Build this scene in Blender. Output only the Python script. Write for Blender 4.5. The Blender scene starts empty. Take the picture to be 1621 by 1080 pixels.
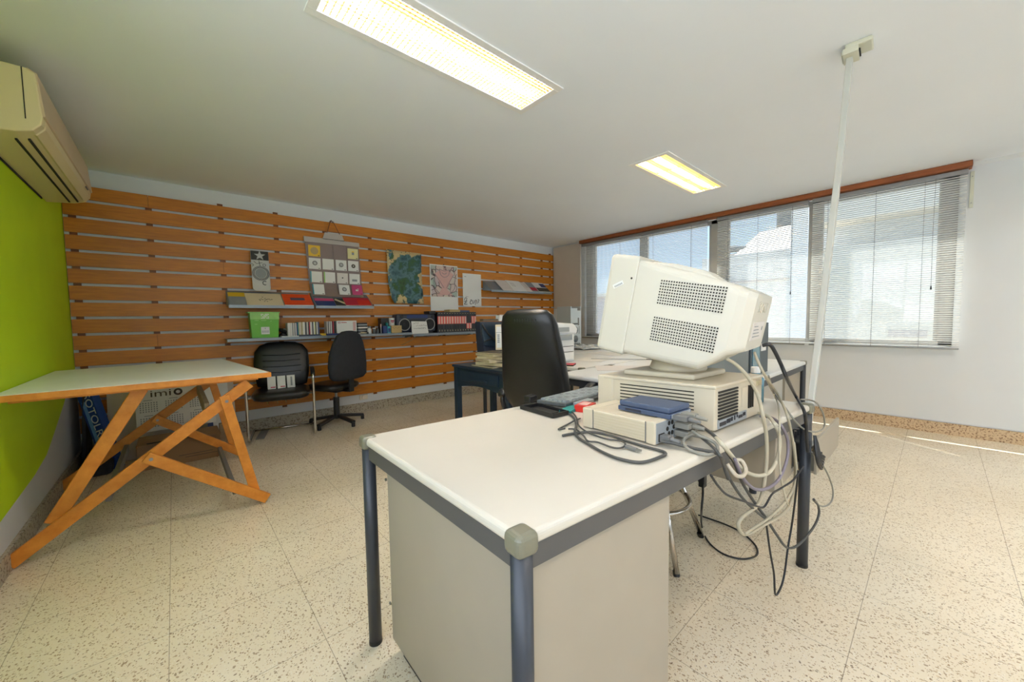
import bpy, bmesh, math, random
from mathutils import Matrix, Vector
from math import pi, sin, cos, radians
random.seed(7)
SC = bpy.context.scene
COL = SC.collection

# ---------------------------------------------------------------- room numbers (metres)
YB, XW, ZC, XG = 4.81, 5.335, 2.448, -0.634
YR = -4.2

def lin(c):
    return tuple((v / 12.92 if v <= .04045 else ((v + .055) / 1.055) ** 2.4) for v in c)

def rgb(r, g, b):
    return lin((r / 255, g / 255, b / 255))

# ---------------------------------------------------------------- materials
def new_mat(name):
    m = bpy.data.materials.new(name)
    m.use_nodes = True
    nt = m.node_tree
    return m, nt, nt.nodes['Principled BSDF']

def N(nt, kind, **kw):
    n = nt.nodes.new(kind)
    for k, v in kw.items():
        setattr(n, k, v)
    return n

def mix_rgb(nt, fac, a, b, blend='MIX'):
    n = N(nt, 'ShaderNodeMix', data_type='RGBA', blend_type=blend)
    for sock, v in ((n.inputs[0], fac), (n.inputs[6], a), (n.inputs[7], b)):
        if hasattr(v, 'is_linked'):
            nt.links.new(v, sock)
        elif isinstance(v, (int, float)):
            sock.default_value = v
        else:
            sock.default_value = (*v, 1) if len(v) == 3 else v
    return n.outputs[2]

def coords(nt, scale=(1, 1, 1), rot=(0, 0, 0), kind='Object'):
    t = N(nt, 'ShaderNodeTexCoord')
    mp = N(nt, 'ShaderNodeMapping')
    mp.inputs['Scale'].default_value = scale
    mp.inputs['Rotation'].default_value = rot
    nt.links.new(t.outputs[kind], mp.inputs[0])
    return mp.outputs[0]

def ramp(nt, sock, stops, interp='LINEAR'):
    r = N(nt, 'ShaderNodeValToRGB')
    r.color_ramp.interpolation = interp
    while len(r.color_ramp.elements) < len(stops):
        r.color_ramp.elements.new(.5)
    for e, (p, c) in zip(r.color_ramp.elements, stops):
        e.position = p
        e.color = (*c, 1) if len(c) == 3 else c
    nt.links.new(sock, r.inputs[0])
    return r.outputs[0]

def noise(nt, vec, scale, detail=3, rough=.5):
    n = N(nt, 'ShaderNodeTexNoise')
    n.inputs['Scale'].default_value = scale
    n.inputs['Detail'].default_value = detail
    n.inputs['Roughness'].default_value = rough
    nt.links.new(vec, n.inputs['Vector'])
    return n.outputs['Fac']

def bump(nt, b, h, strength=.2, dist=.01):
    n = N(nt, 'ShaderNodeBump')
    n.inputs['Strength'].default_value = strength
    n.inputs['Distance'].default_value = dist
    nt.links.new(h, n.inputs['Height'])
    nt.links.new(n.outputs[0], b.inputs['Normal'])

def M(name, c, rough=.5, metal=0., var=.06, vs=6., bmp=0., bs=200., coat=0.):
    """plain surface with a little procedural mottling"""
    m, nt, b = new_mat(name)
    c = rgb(*c)
    v = coords(nt)
    f = noise(nt, v, vs, 4)
    lo = tuple(x * (1 - var) for x in c)
    hi = tuple(min(1, x * (1 + var)) for x in c)
    nt.links.new(ramp(nt, f, [(.3, lo), (.7, hi)]), b.inputs['Base Color'])
    b.inputs['Roughness'].default_value = rough
    b.inputs['Metallic'].default_value = metal
    if coat:
        b.inputs['Coat Weight'].default_value = coat
    if bmp:
        bump(nt, b, noise(nt, v, bs, 2), bmp, .002)
    return m

def wood(name, dark, light, scale=(1, 1, 1), rough=.45, big=2.):
    m, nt, b = new_mat(name)
    v = coords(nt, scale)
    f1 = noise(nt, v, 9, 6, .6)
    f2 = noise(nt, coords(nt, (.6, .6, 2.2)), big, 2)
    c1 = ramp(nt, f1, [(.3, rgb(*dark)), (.7, rgb(*light))])
    c2 = ramp(nt, f2, [(.3, (.82, .82, .82)), (.7, (1.1, 1.1, 1.1))])
    nt.links.new(mix_rgb(nt, 1., c1, c2, 'MULTIPLY'), b.inputs['Base Color'])
    b.inputs['Roughness'].default_value = rough
    bump(nt, b, f1, .06, .002)
    return m

def emit(name, c, s):
    m, nt, b = new_mat(name)
    b.inputs['Base Color'].default_value = (*rgb(*c), 1)
    b.inputs['Emission Color'].default_value = (*rgb(*c), 1)
    b.inputs['Emission Strength'].default_value = s
    return m

def terrazzo():
    m, nt, b = new_mat('terrazzo')
    v = coords(nt)
    col = ramp(nt, noise(nt, v, 1.3, 3), [(.3, rgb(224, 211, 184)), (.7, rgb(238, 227, 203))])
    nv = N(nt, 'ShaderNodeTexNoise'); nv.inputs['Scale'].default_value = 14; nt.links.new(v, nv.inputs[0])
    wv = mix_rgb(nt, .035, v, nv.outputs['Color'], 'ADD')
    for scl, thr, ca, cb, sc in ((135, .21, (142, 120, 96), (168, 140, 108), (1, .62, 1)),
                                 (205, .20, (164, 140, 112), (206, 180, 142), (.65, 1, 1)),
                                 (96, .12, (108, 90, 72), (150, 120, 94), (.6, 1, 1)),
                                 (170, .16, (234, 228, 214), (238, 232, 220), (1, .8, 1))):
        mp = N(nt, 'ShaderNodeMapping'); mp.inputs['Scale'].default_value = sc
        mp.inputs['Rotation'].default_value = (0, 0, .6)
        nt.links.new(wv, mp.inputs[0])
        vo = N(nt, 'ShaderNodeTexVoronoi'); vo.inputs['Scale'].default_value = scl
        nt.links.new(mp.outputs[0], vo.inputs['Vector'])
        sp = N(nt, 'ShaderNodeSeparateColor'); nt.links.new(vo.outputs['Color'], sp.inputs[0])
        # size of each chip varies with its cell's own random value
        mul = N(nt, 'ShaderNodeMath', operation='MULTIPLY'); nt.links.new(sp.outputs[0], mul.inputs[0]); mul.inputs[1].default_value = thr * 2.3
        lt = N(nt, 'ShaderNodeMath', operation='LESS_THAN'); nt.links.new(vo.outputs['Distance'], lt.inputs[0]); nt.links.new(mul.outputs[0], lt.inputs[1])
        gt = N(nt, 'ShaderNodeMath', operation='GREATER_THAN'); nt.links.new(sp.outputs[1], gt.inputs[0]); gt.inputs[1].default_value = .38
        an = N(nt, 'ShaderNodeMath', operation='MULTIPLY'); nt.links.new(lt.outputs[0], an.inputs[0]); nt.links.new(gt.outputs[0], an.inputs[1])
        chip = ramp(nt, sp.outputs[2], [(0, rgb(*ca)), (1, rgb(*cb))])
        sf = N(nt, 'ShaderNodeMath', operation='MULTIPLY'); nt.links.new(an.outputs[0], sf.inputs[0]); sf.inputs[1].default_value = .78
        col = mix_rgb(nt, sf.outputs[0], col, chip)
    # joints of the 42 cm tiles
    sx = N(nt, 'ShaderNodeSeparateXYZ'); nt.links.new(v, sx.inputs[0])
    joint = None
    for ax, off in ((0, -.067), (1, .163)):
        a = N(nt, 'ShaderNodeMath', operation='SUBTRACT'); nt.links.new(sx.outputs[ax], a.inputs[0]); a.inputs[1].default_value = off - .0011
        w = N(nt, 'ShaderNodeMath', operation='WRAP'); nt.links.new(a.outputs[0], w.inputs[0]); w.inputs[1].default_value = 0; w.inputs[2].default_value = .42
        l = N(nt, 'ShaderNodeMath', operation='LESS_THAN'); nt.links.new(w.outputs[0], l.inputs[0]); l.inputs[1].default_value = .0022
        if joint is None:
            joint = l.outputs[0]
        else:
            mx = N(nt, 'ShaderNodeMath', operation='MAXIMUM'); nt.links.new(joint, mx.inputs[0]); nt.links.new(l.outputs[0], mx.inputs[1]); joint = mx.outputs[0]
    fade = N(nt, 'ShaderNodeMath', operation='MULTIPLY'); nt.links.new(joint, fade.inputs[0]); fade.inputs[1].default_value = .6
    col = mix_rgb(nt, fade.outputs[0], col, rgb(104, 88, 70))
    nt.links.new(col, b.inputs['Base Color'])
    rr = ramp(nt, noise(nt, v, 3, 3), [(.3, (.17,) * 3), (.7, (.24,) * 3)])
    nt.links.new(rr, b.inputs['Roughness'])
    b.inputs['Specular IOR Level'].default_value = .6
    return m

def wall_green():
    m, nt, b = new_mat('lime_paint')
    v = coords(nt)
    nt.links.new(ramp(nt, noise(nt, v, 2.5, 3), [(.3, rgb(186, 220, 6)), (.7, rgb(196, 230, 18))]), b.inputs['Base Color'])
    b.inputs['Roughness'].default_value = .55
    return m

def glass():
    m = bpy.data.materials.new('window_glass'); m.use_nodes = True
    nt = m.node_tree; nt.nodes.clear()
    o = N(nt, 'ShaderNodeOutputMaterial'); mx = N(nt, 'ShaderNodeMixShader')
    t = N(nt, 'ShaderNodeBsdfTransparent'); g = N(nt, 'ShaderNodeBsdfGlossy')
    t.inputs[0].default_value = (.93, .95, .95, 1); g.inputs['Roughness'].default_value = .02
    mx.inputs[0].default_value = .05
    nt.links.new(t.outputs[0], mx.inputs[1]); nt.links.new(g.outputs[0], mx.inputs[2]); nt.links.new(mx.outputs[0], o.inputs[0])
    return m

def blind_slat():
    m, nt, b = new_mat('pale_blind_slat')
    o = nt.nodes['Material Output']
    b.inputs['Base Color'].default_value = (*rgb(234, 234, 230), 1); b.inputs['Roughness'].default_value = .4
    t = N(nt, 'ShaderNodeBsdfTranslucent'); t.inputs[0].default_value = (*rgb(226, 226, 222), 1)
    mx = N(nt, 'ShaderNodeMixShader'); mx.inputs[0].default_value = .16
    nt.links.new(b.outputs[0], mx.inputs[1]); nt.links.new(t.outputs[0], mx.inputs[2]); nt.links.new(mx.outputs[0], o.inputs[0])
    return m

def map_art():
    m, nt, b = new_mat('teal_painting')
    v = coords(nt, (1, 1, 1))
    f = noise(nt, v, 5.5, 5, .6)
    c = ramp(nt, f, [(.25, rgb(14, 36, 36)), (.38, rgb(30, 74, 80)), (.47, rgb(84, 124, 132)), (.52, rgb(40, 84, 74)), (.58, rgb(48, 92, 46)), (.66, rgb(30, 58, 36)), (.74, rgb(190, 180, 130))])
    # sand coloured shore with dark flecks outside an irregular outline
    sx = N(nt, 'ShaderNodeSeparateXYZ'); nt.links.new(v, sx.inputs[0])
    ab = N(nt, 'ShaderNodeMath', operation='ABSOLUTE'); nt.links.new(sx.outputs[0], ab.inputs[0])
    az = N(nt, 'ShaderNodeMath', operation='ABSOLUTE'); nt.links.new(sx.outputs[2], az.inputs[0])
    a2 = N(nt, 'ShaderNodeMath', operation='MULTIPLY'); nt.links.new(az.outputs[0], a2.inputs[0]); a2.inputs[1].default_value = .72
    mxx = N(nt, 'ShaderNodeMath', operation='MAXIMUM'); nt.links.new(ab.outputs[0], mxx.inputs[0]); nt.links.new(a2.outputs[0], mxx.inputs[1])
    f2 = noise(nt, v, 6, 3)
    sc = N(nt, 'ShaderNodeMath', operation='MULTIPLY_ADD'); nt.links.new(f2, sc.inputs[0]); sc.inputs[1].default_value = .45; nt.links.new(mxx.outputs[0], sc.inputs[2])
    edge = ramp(nt, sc.outputs[0], [(.435, (0, 0, 0)), (.45, (1, 1, 1))])
    fl = ramp(nt, noise(nt, v, 38, 2), [(.34, rgb(52, 52, 40)), (.4, rgb(214, 192, 140)), (.75, rgb(204, 178, 128))])
    nt.links.new(mix_rgb(nt, edge, c, fl), b.inputs['Base Color'])
    b.inputs['Roughness'].default_value = .4
    return m

def swirl_art():
    m, nt, b = new_mat('pastel_swirls')
    v = coords(nt, (1, 1, 1))
    nv = N(nt, 'ShaderNodeTexNoise'); nv.inputs['Scale'].default_value = 5; nt.links.new(v, nv.inputs[0])
    wv = mix_rgb(nt, .12, v, nv.outputs['Color'], 'ADD')
    vo = N(nt, 'ShaderNodeTexVoronoi'); vo.inputs['Scale'].default_value = 11; nt.links.new(wv, vo.inputs['Vector'])
    ve = N(nt, 'ShaderNodeTexVoronoi', feature='DISTANCE_TO_EDGE'); ve.inputs['Scale'].default_value = 11; nt.links.new(wv, ve.inputs['Vector'])
    sp = N(nt, 'ShaderNodeSeparateColor'); nt.links.new(vo.outputs['Color'], sp.inputs[0])
    c = ramp(nt, sp.outputs[0], [(0, rgb(196, 200, 188)), (.25, rgb(214, 196, 188)), (.45, rgb(190, 178, 182)), (.6, rgb(170, 190, 176)), (.8, rgb(206, 176, 170)), (1, rgb(216, 206, 190))])
    e = ramp(nt, ve.outputs['Distance'], [(.02, rgb(110, 84, 92)), (.07, (1, 1, 1))])
    nt.links.new(mix_rgb(nt, 1., c, e, 'MULTIPLY'), b.inputs['Base Color'])
    return m

def speckle(name, base, dots, scale=60, thr=.4):
    m, nt, b = new_mat(name)
    v = coords(nt)
    f = noise(nt, v, scale, 3, .7)
    nt.links.new(ramp(nt, f, [(thr, rgb(*dots)), (thr + .08, rgb(*base))]), b.inputs['Base Color'])
    b.inputs['Roughness'].default_value = .6
    return m

def stained():
    m, nt, b = new_mat('stained_render')
    v = coords(nt)
    f = noise(nt, v, .8, 5, .65)
    c = ramp(nt, f, [(.36, rgb(182, 180, 178)), (.47, rgb(236, 232, 224)), (.65, rgb(244, 240, 232))])
    nt.links.new(c, b.inputs['Base Color'])
    b.inputs['Roughness'].default_value = .9
    return m

MAT = dict(
    terrazzo=terrazzo(), green=wall_green(), glass=glass(), map_art=map_art(), swirl=swirl_art(), stained=stained(),
    wall=M('wall_paint', (216, 219, 220), .7, var=.02, vs=2), wallgrey=M('wall_paint_shade', (206, 209, 212), .7, var=.03, vs=2),
    ceil=M('ceiling_paint', (238, 243, 249), .75, var=.015, vs=1.5), beige=M('beige_board', (205, 194, 180), .7, var=.02),
    taupe=M('taupe_paint', (150, 142, 130), .7, var=.03),
    slat=wood('slat_veneer', (178, 104, 16), (206, 131, 26), (.7, .7, 7), .42, 1.6),
    batten=wood('batten_wood', (104, 58, 18), (130, 76, 26), (1, 1, 2)),
    beech=wood('trestle_beech', (196, 118, 34), (222, 146, 56), (2, 2, 2), .4), pelmet=wood('pelmet_wood', (128, 66, 26), (158, 88, 40), (3, .5, 6), .5),
    shade_wood=wood('worn_pine', (132, 112, 86), (164, 142, 112), (2, 2, 2), .6),
    cool=M('pale_desk_laminate', (226, 227, 224), .32, var=.015), white=M('white_laminate', (208, 202, 188), .32, var=.015), cream=M('cream_laminate', (162, 154, 138), .45, var=.025),
    board=M('drawing_board_white', (238, 243, 240), .4, var=.02),
    frame=M('slate_frame_paint', (54, 58, 65), .38, var=.05), frameshade=M('rail_paint', (80, 80, 80), .45, var=.04),
    cap=M('khaki_plastic', (118, 116, 98), .3, var=.04),
    navy=M('navy_paint', (26, 44, 60), .4, var=.12), navyfab=M('navy_fabric', (36, 44, 60), .85, var=.15, vs=20, bmp=.3),
    black=M('black_plastic', (28, 28, 30), .4, var=.1), leather=M('black_leather', (21, 22, 23), .34, var=.12, vs=9, bmp=.12, bs=90),
    fabric=M('charcoal_fabric', (38, 40, 46), .85, var=.12, vs=30, bmp=.3, bs=500),
    chrome=M('chrome', (205, 200, 192), .16, 1., var=.02), steel=M('brushed_steel', (150, 150, 148), .4, .9, var=.05),
    shelf=M('grey_shelf_steel', (138, 148, 156), .38, .35, var=.06), alu=M('window_aluminium', (172, 169, 163), .45, .25, var=.05),
    blind=blind_slat(), rail=M('blind_rail', (150, 150, 150), .4, .3, var=.03), cordgrey=M('grey_string', (120, 116, 110), .8),
    acbody=M('aged_ac_plastic', (222, 206, 160), .42, var=.03, vs=3), acpanel=M('aged_ac_front', (206, 184, 150), .45, var=.03, vs=3), slot=M('dark_slot', (30, 28, 24), .8),
    crt=M('aged_white_plastic', (210, 206, 192), .42, var=.02, vs=5), pc=M('beige_pc_plastic', (206, 196, 174), .45, var=.03, vs=5), pcside=M('beige_pc_steel', (204, 194, 172), .45, var=.03),
    hole=M('vent_dark', (40, 36, 30), .9), drive=M('drive_beige', (208, 196, 172), .45, var=.03, vs=5), portgrey=M('port_grey', (150, 156, 160), .4, var=.06),
    blueplastic=M('slate_blue_plastic', (70, 84, 112), .4, var=.06), cbeige=M('cable_beige', (172, 164, 142), .5, var=.05), ccream=M('cable_cream', (190, 183, 162), .5, var=.05),
    cgrey=M('cable_grey', (140, 138, 128), .5, var=.05), cdark=M('cable_dark', (70, 70, 68), .5, var=.05), cblack=M('cable_black', (30, 30, 32), .45), cpurple=M('cable_mauve', (128, 120, 130), .5, var=.05),
    plug=M('plug_grey', (112, 112, 110), .5), clamp=M('clear_clamp', (190, 180, 160), .35), trunk=M('trunking_grey', (198, 200, 192), .45, var=.04), jbox=M('junction_ivory', (206, 206, 186), .45, var=.05),
    lampbody=M('lamp_enamel', (240, 240, 238), .4, var=.02), lamprefl=M('lamp_reflector', (240, 226, 190), .35, var=.02), louvrecream=M('louvre_cream', (226, 204, 150), .4, var=.02), louvre=M('louvre_gold', (158, 122, 66), .4, var=.03),
    tube=emit('tube_glow', (252, 250, 250), 95.), tubedim=emit('tube_glow_warm', (255, 240, 212), 45.),
    cardboard=M('cardboard', (150, 118, 86), .85, var=.06, vs=8), blueprint=M('blue_carton', (28, 72, 150), .4, var=.2, vs=14), lightblue=M('blue_carton_streak', (120, 170, 220), .4, var=.2, vs=18),
    paper=M('white_paper', (230, 230, 226), .7, var=.02), paperwarm=M('warm_paper', (222, 208, 176), .7, var=.03), ink=M('dark_ink', (40, 38, 42), .7), inkgrey=M('grey_ink', (146, 150, 152), .7),
    greenbox=M('green_box', (104, 182, 54), .4, var=.06, vs=8), greenlight=M('green_box_lid', (150, 206, 108), .4, var=.08, vs=20), cyan=M('cyan_card', (40, 150, 165), .45), darkblue=M('dark_blue_card', (30, 52, 110), .45),
    red=M('red_card', (206, 44, 34), .42), orange=M('orange_cover', (226, 82, 28), .45, var=.06, vs=20), pink=M('pink_card', (196, 70, 120), .5), crimson=M('crimson_cover', (184, 30, 56), .45),
    yellow=M('yellow_card', (232, 190, 50), .5, var=.05), paleyellow=M('pale_yellow_card', (226, 220, 160), .5), tan=M('tan_card', (186, 160, 108), .6, var=.05), teal=M('teal_card', (30, 130, 130), .5), pinklight=M('rose_print', (214, 172, 166), .6, var=.06, vs=12),
    tarp=M('organiser_grey_vinyl', (136, 118, 112), .35, var=.06, vs=6), vinyl=M('organiser_edge', (186, 178, 170), .35, var=.05), deckgrey=M('deck_grey', (196, 196, 192), .35, var=.03), midgrey=M('deck_mid_grey', (140, 146, 146), .35), deckblack=M('deck_black', (50, 48, 44), .35),
    bookred=M('book_red_band', (222, 84, 74), .4, var=.05), bookpink=M('book_spine_foil', (226, 190, 176), .4), bookblack=M('book_black', (32, 30, 32), .4),
    bottle=M('blue_bottle', (92, 140, 156), .2, var=.06, coat=.4), cone=M('speaker_cone', (24, 24, 26), .6), navygrey=M('radio_navy', (46, 50, 66), .35), silver=M('silver_case', (196, 204, 206), .3, .5, var=.02), grille=M('grille_grey', (92, 98, 102), .5, .4),
    printer=M('printer_white', (228, 230, 230), .4, var=.02), printergrey=M('printer_grey', (150, 158, 162), .4), darkcase=M('dark_grey_case', (62, 74, 82), .4, var=.06), oldpaper=M('old_paper', (196, 184, 150), .75, var=.08, vs=30), oldcover=M('old_cover', (84, 74, 60), .6, var=.3, vs=14),
    leadwhite=M('card_face', (222, 216, 210), .45, var=.03, vs=12), rooftile=M('roof_white', (232, 226, 212), .8, var=.03), facade=M('facade_white', (244, 234, 216), .85, var=.03, vs=.6), facadeblue=M('facade_blue_grey', (226, 230, 234), .85, var=.03, vs=.6), facadepink=M('facade_pink', (216, 202, 192), .85, var=.05, vs=.6), pavement=M('street_grey', (214, 210, 202), .9),
    socket=M('socket_ivory', (222, 214, 196), .4), smoke=M('clear_plastic_bag', (214, 218, 218), .25, var=.06, vs=14),
)

# ---------------------------------------------------------------- mesh building
class MB:
    def __init__(s):
        s.v = []; s.f = []; s.m = []; s.cur = 0; s.T = Matrix.Identity(4)
    def mat(s, i):
        s.cur = i; return s
    def at(s, loc=(0, 0, 0), rz=0., rx=0., ry=0.):
        s.T = Matrix.Translation(loc) @ Matrix.Rotation(rz, 4, 'Z') @ Matrix.Rotation(ry, 4, 'Y') @ Matrix.Rotation(rx, 4, 'X'); return s
    def frame(s, o, x, y, z):
        m = Matrix((x, y, z)).transposed().to_4x4(); m.translation = o; s.T = m; return s
    def add(s, vs, fs):
        b = len(s.v)
        s.v += [s.T @ Vector(p) for p in vs]
        s.f += [[b + i for i in f] for f in fs]
        s.m += [s.cur] * len(fs)
        return s
    def box(s, x0, x1, y0, y1, z0, z1):
        if x0 > x1: x0, x1 = x1, x0
        if y0 > y1: y0, y1 = y1, y0
        if z0 > z1: z0, z1 = z1, z0
        return s.add([(x0, y0, z0), (x1, y0, z0), (x1, y1, z0), (x0, y1, z0), (x0, y0, z1), (x1, y0, z1), (x1, y1, z1), (x0, y1, z1)],
                     [(0, 3, 2, 1), (4, 5, 6, 7), (0, 1, 5, 4), (1, 2, 6, 5), (2, 3, 7, 6), (3, 0, 4, 7)])
    def hexa(s, bot, top):
        return s.add(list(bot) + list(top), [(3, 2, 1, 0), (4, 5, 6, 7), (0, 1, 5, 4), (1, 2, 6, 5), (2, 3, 7, 6), (3, 0, 4, 7)])
    def quad(s, a, b, c, d):
        return s.add([a, b, c, d], [(0, 1, 2, 3)])
    def poly(s, pts, ax, d0, d1):
        """extrude a 2-D outline along axis ax from d0 to d1"""
        def P(p, d):
            return {'x': (d, p[0], p[1]), 'y': (p[0], d, p[1]), 'z': (p[0], p[1], d)}[ax]
        n = len(pts)
        vs = [P(p, d0) for p in pts] + [P(p, d1) for p in pts]
        return s.add(vs, [tuple(range(n))[::-1], tuple(range(n, 2 * n))] + [(i, (i + 1) % n, n + (i + 1) % n, n + i) for i in range(n)])
    def bar(s, a, b, w, h, up=(0, 0, 1)):
        """rectangular bar from a to b, h along up"""
        a = Vector(a); b = Vector(b); d = (b - a).normalized(); u = Vector(up)
        sd = d.cross(u).normalized(); u = sd.cross(d).normalized()
        q = []
        for p in (a, b):
            q += [p - sd * w / 2 - u * h / 2, p + sd * w / 2 - u * h / 2, p + sd * w / 2 + u * h / 2, p - sd * w / 2 + u * h / 2]
        return s.add(q, [(0, 1, 2, 3), (7, 6, 5, 4), (0, 4, 5, 1), (1, 5, 6, 2), (2, 6, 7, 3), (3, 7, 4, 0)])
    def cyl(s, a, b, r, r2=None, n=16, caps=True):
        a = Vector(a); b = Vector(b); r2 = r if r2 is None else r2
        d = (b - a).normalized()
        u = d.orthogonal().normalized(); w = d.cross(u)
        vs = []
        for p, rr in ((a, r), (b, r2)):
            vs += [p + (u * cos(2 * pi * i / n) + w * sin(2 * pi * i / n)) * rr for i in range(n)]
        fs = [(i, (i + 1) % n, n + (i + 1) % n, n + i) for i in range(n)]
        if caps:
            fs += [tuple(range(n))[::-1], tuple(range(n, 2 * n))]
        return s.add(vs, fs)
    def ring(s, c, R, r, ax='z', n=32, k=10, a0=0, a1=2 * pi):
        pts = []
        closed = abs(a1 - a0 - 2 * pi) < 1e-4
        for i in range(n if closed else n + 1):
            a = a0 + (a1 - a0) * i / n
            p = {'z': (cos(a) * R, sin(a) * R, 0), 'y': (cos(a) * R, 0, sin(a) * R), 'x': (0, cos(a) * R, sin(a) * R)}[ax]
            pts.append(Vector(c) + Vector(p))
        return s.tube(pts, r, k, closed)
    def tube(s, pts, r, k=8, closed=False):
        P = [Vector(p) for p in pts]; n = len(P)
        tan = []
        for i in range(n):
            if closed: t = P[(i + 1) % n] - P[i - 1]
            else: t = P[min(i + 1, n - 1)] - P[max(i - 1, 0)]
            tan.append(t.normalized() if t.length > 1e-9 else Vector((0, 0, 1)))
        u = tan[0].orthogonal().normalized()
        vs = []
        for i in range(n):
            u = (u - tan[i] * u.dot(tan[i]))
            u = u.normalized() if u.length > 1e-6 else tan[i].orthogonal().normalized()
            w = tan[i].cross(u)
            vs += [P[i] + (u * cos(2 * pi * j / k) + w * sin(2 * pi * j / k)) * r for j in range(k)]
        fs = []
        for i in range(n if closed else n - 1):
            i2 = (i + 1) % n
            fs += [(i * k + j, i * k + (j + 1) % k, i2 * k + (j + 1) % k, i2 * k + j) for j in range(k)]
        if not closed:
            fs += [tuple(range(k))[::-1], tuple(range((n - 1) * k, n * k))]
        return s.add(vs, fs)
    def lathe(s, prof, n=24, c=(0, 0, 0)):
        """prof: list of (r, z) around a vertical axis through c"""
        vs = []; fs = []
        for r, z in prof:
            vs += [(c[0] + r * cos(2 * pi * i / n), c[1] + r * sin(2 * pi * i / n), c[2] + z) for i in range(n)]
        for j in range(len(prof) - 1):
            fs += [(j * n + i, j * n + (i + 1) % n, (j + 1) * n + (i + 1) % n, (j + 1) * n + i) for i in range(n)]
        fs += [tuple(range(n))[::-1], tuple(range((len(prof) - 1) * n, len(prof) * n))]
        return s.add(vs, fs)
    def loft(s, rings):
        n = len(rings[0]); vs = [p for r in rings for p in r]; fs = []
        for j in range(len(rings) - 1):
            fs += [(j * n + i, j * n + (i + 1) % n, (j + 1) * n + (i + 1) % n, (j + 1) * n + i) for i in range(n)]
        fs += [tuple(range(n))[::-1], tuple(range((len(rings) - 1) * n, len(rings) * n))]
        return s.add(vs, fs)
    def disc(s, c, r, ax='y', d=.001, n=20, r2=None):
        e = {'y': (0, 1, 0), 'x': (1, 0, 0), 'z': (0, 0, 1)}[ax]
        c = Vector(c); e = Vector(e)
        return s.cyl(c - e * d / 2, c + e * d / 2, r, r2, n)
    def build(s, name, mats, parent=None, bevel=0., seg=2, smooth=False, sub=0, loc=None, local=False):
        me = bpy.data.meshes.new(name)
        if parent is not None and not local:
            inv = root_matrix(parent).inverted()
            vs = [inv @ v for v in s.v]
        elif loc is not None:
            L = Vector(loc); vs = [v - L for v in s.v]
        else:
            vs = s.v
        me.from_pydata([tuple(v) for v in vs], [], s.f)
        if not isinstance(mats, (list, tuple)): mats = [mats]
        for m in mats: me.materials.append(MAT[m] if isinstance(m, str) else m)
        me.polygons.foreach_set('material_index', s.m)
        bm = bmesh.new(); bm.from_mesh(me); bmesh.ops.recalc_face_normals(bm, faces=bm.faces); bm.to_mesh(me); bm.free()
        if smooth:
            for p in me.polygons: p.use_smooth = True
        o = bpy.data.objects.new(name, me); COL.objects.link(o)
        if loc is not None: o.location = loc
        if parent is not None: o.parent = parent
        if bevel:
            b = o.modifiers.new('edge', 'BEVEL'); b.width = bevel; b.segments = seg; b.limit_method = 'ANGLE'; b.angle_limit = radians(35); b.harden_normals = False
        if sub:
            b = o.modifiers.new('sub', 'SUBSURF'); b.levels = sub; b.render_levels = sub
        return o

def root_matrix(o):
    m = Matrix.Translation(o.location) @ o.rotation_euler.to_matrix().to_4x4()
    return (root_matrix(o.parent) @ m) if o.parent else m

def thing(name, label, cat, loc=(0, 0, 0), rz=0., group=None):
    o = bpy.data.objects.new(name, None); COL.objects.link(o)
    o.empty_display_size = .05
    o.location = loc; o.rotation_euler = (0, 0, rz)
    o['label'] = label; o['category'] = cat
    if group: o['group'] = group
    return o

def tag(o, label, cat, group=None):
    o['label'] = label; o['category'] = cat
    if group: o['group'] = group
    return o

def struct(name, mb, mats, **kw):
    o = mb.build(name, mats, **kw); o['kind'] = 'structure'; return o

def dup(root, loc, rz=None, label=None, group=None):
    r = root.copy(); COL.objects.link(r); r.location = loc
    if rz is not None: r.rotation_euler = (0, 0, rz)
    if label: r['label'] = label
    if group: r['group'] = group
    for ch in list(root.children):
        c = ch.copy(); COL.objects.link(c); c.parent = r
        for g in ch.children:
            d = g.copy(); COL.objects.link(d); d.parent = c
    return r

def spline(pts, per=7):
    P = [Vector(p) for p in pts]; out = []
    for i in range(len(P) - 1):
        p0, p1, p2, p3 = P[max(i - 1, 0)], P[i], P[i + 1], P[min(i + 2, len(P) - 1)]
        for k in range(per):
            t = k / per
            out.append(.5 * ((2 * p1) + (p2 - p0) * t + (2 * p0 - 5 * p1 + 4 * p2 - p3) * t * t + (3 * p1 - p0 - 3 * p2 + p3) * t ** 3))
    out.append(P[-1]); return out

def text_mesh(name, s, size, depth, mat, parent, M4, align='CENTER', shear=0., sx=1.):
    """lettering: built-in font turned into mesh, x right, y up in its own plane, placed by matrix M4 (world)"""
    cu = bpy.data.curves.new(name, 'FONT'); cu.body = s; cu.size = size; cu.extrude = depth; cu.align_x = align; cu.align_y = 'CENTER'; cu.shear = shear
    cu.resolution_u = 3
    tmp = bpy.data.objects.new(name, cu); COL.objects.link(tmp)
    me = bpy.data.meshes.new_from_object(tmp.evaluated_get(bpy.context.evaluated_depsgraph_get()))
    bpy.data.objects.remove(tmp); bpy.data.curves.remove(cu)
    me.transform(Matrix.Diagonal((sx, 1, 1, 1)))
    me.transform(root_matrix(parent).inverted() @ M4 if parent else M4)
    me.materials.clear(); me.materials.append(MAT[mat])
    o = bpy.data.objects.new(name, me); COL.objects.link(o); o.parent = parent
    return o

def wall_face(x, y, z, tilt=0.):
    """text frame on something facing the room from the back wall (-Y)"""
    return Matrix.Translation((x, y, z)) @ Matrix.Rotation(tilt, 4, 'X') @ Matrix.Rotation(pi / 2, 4, 'X')

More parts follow.
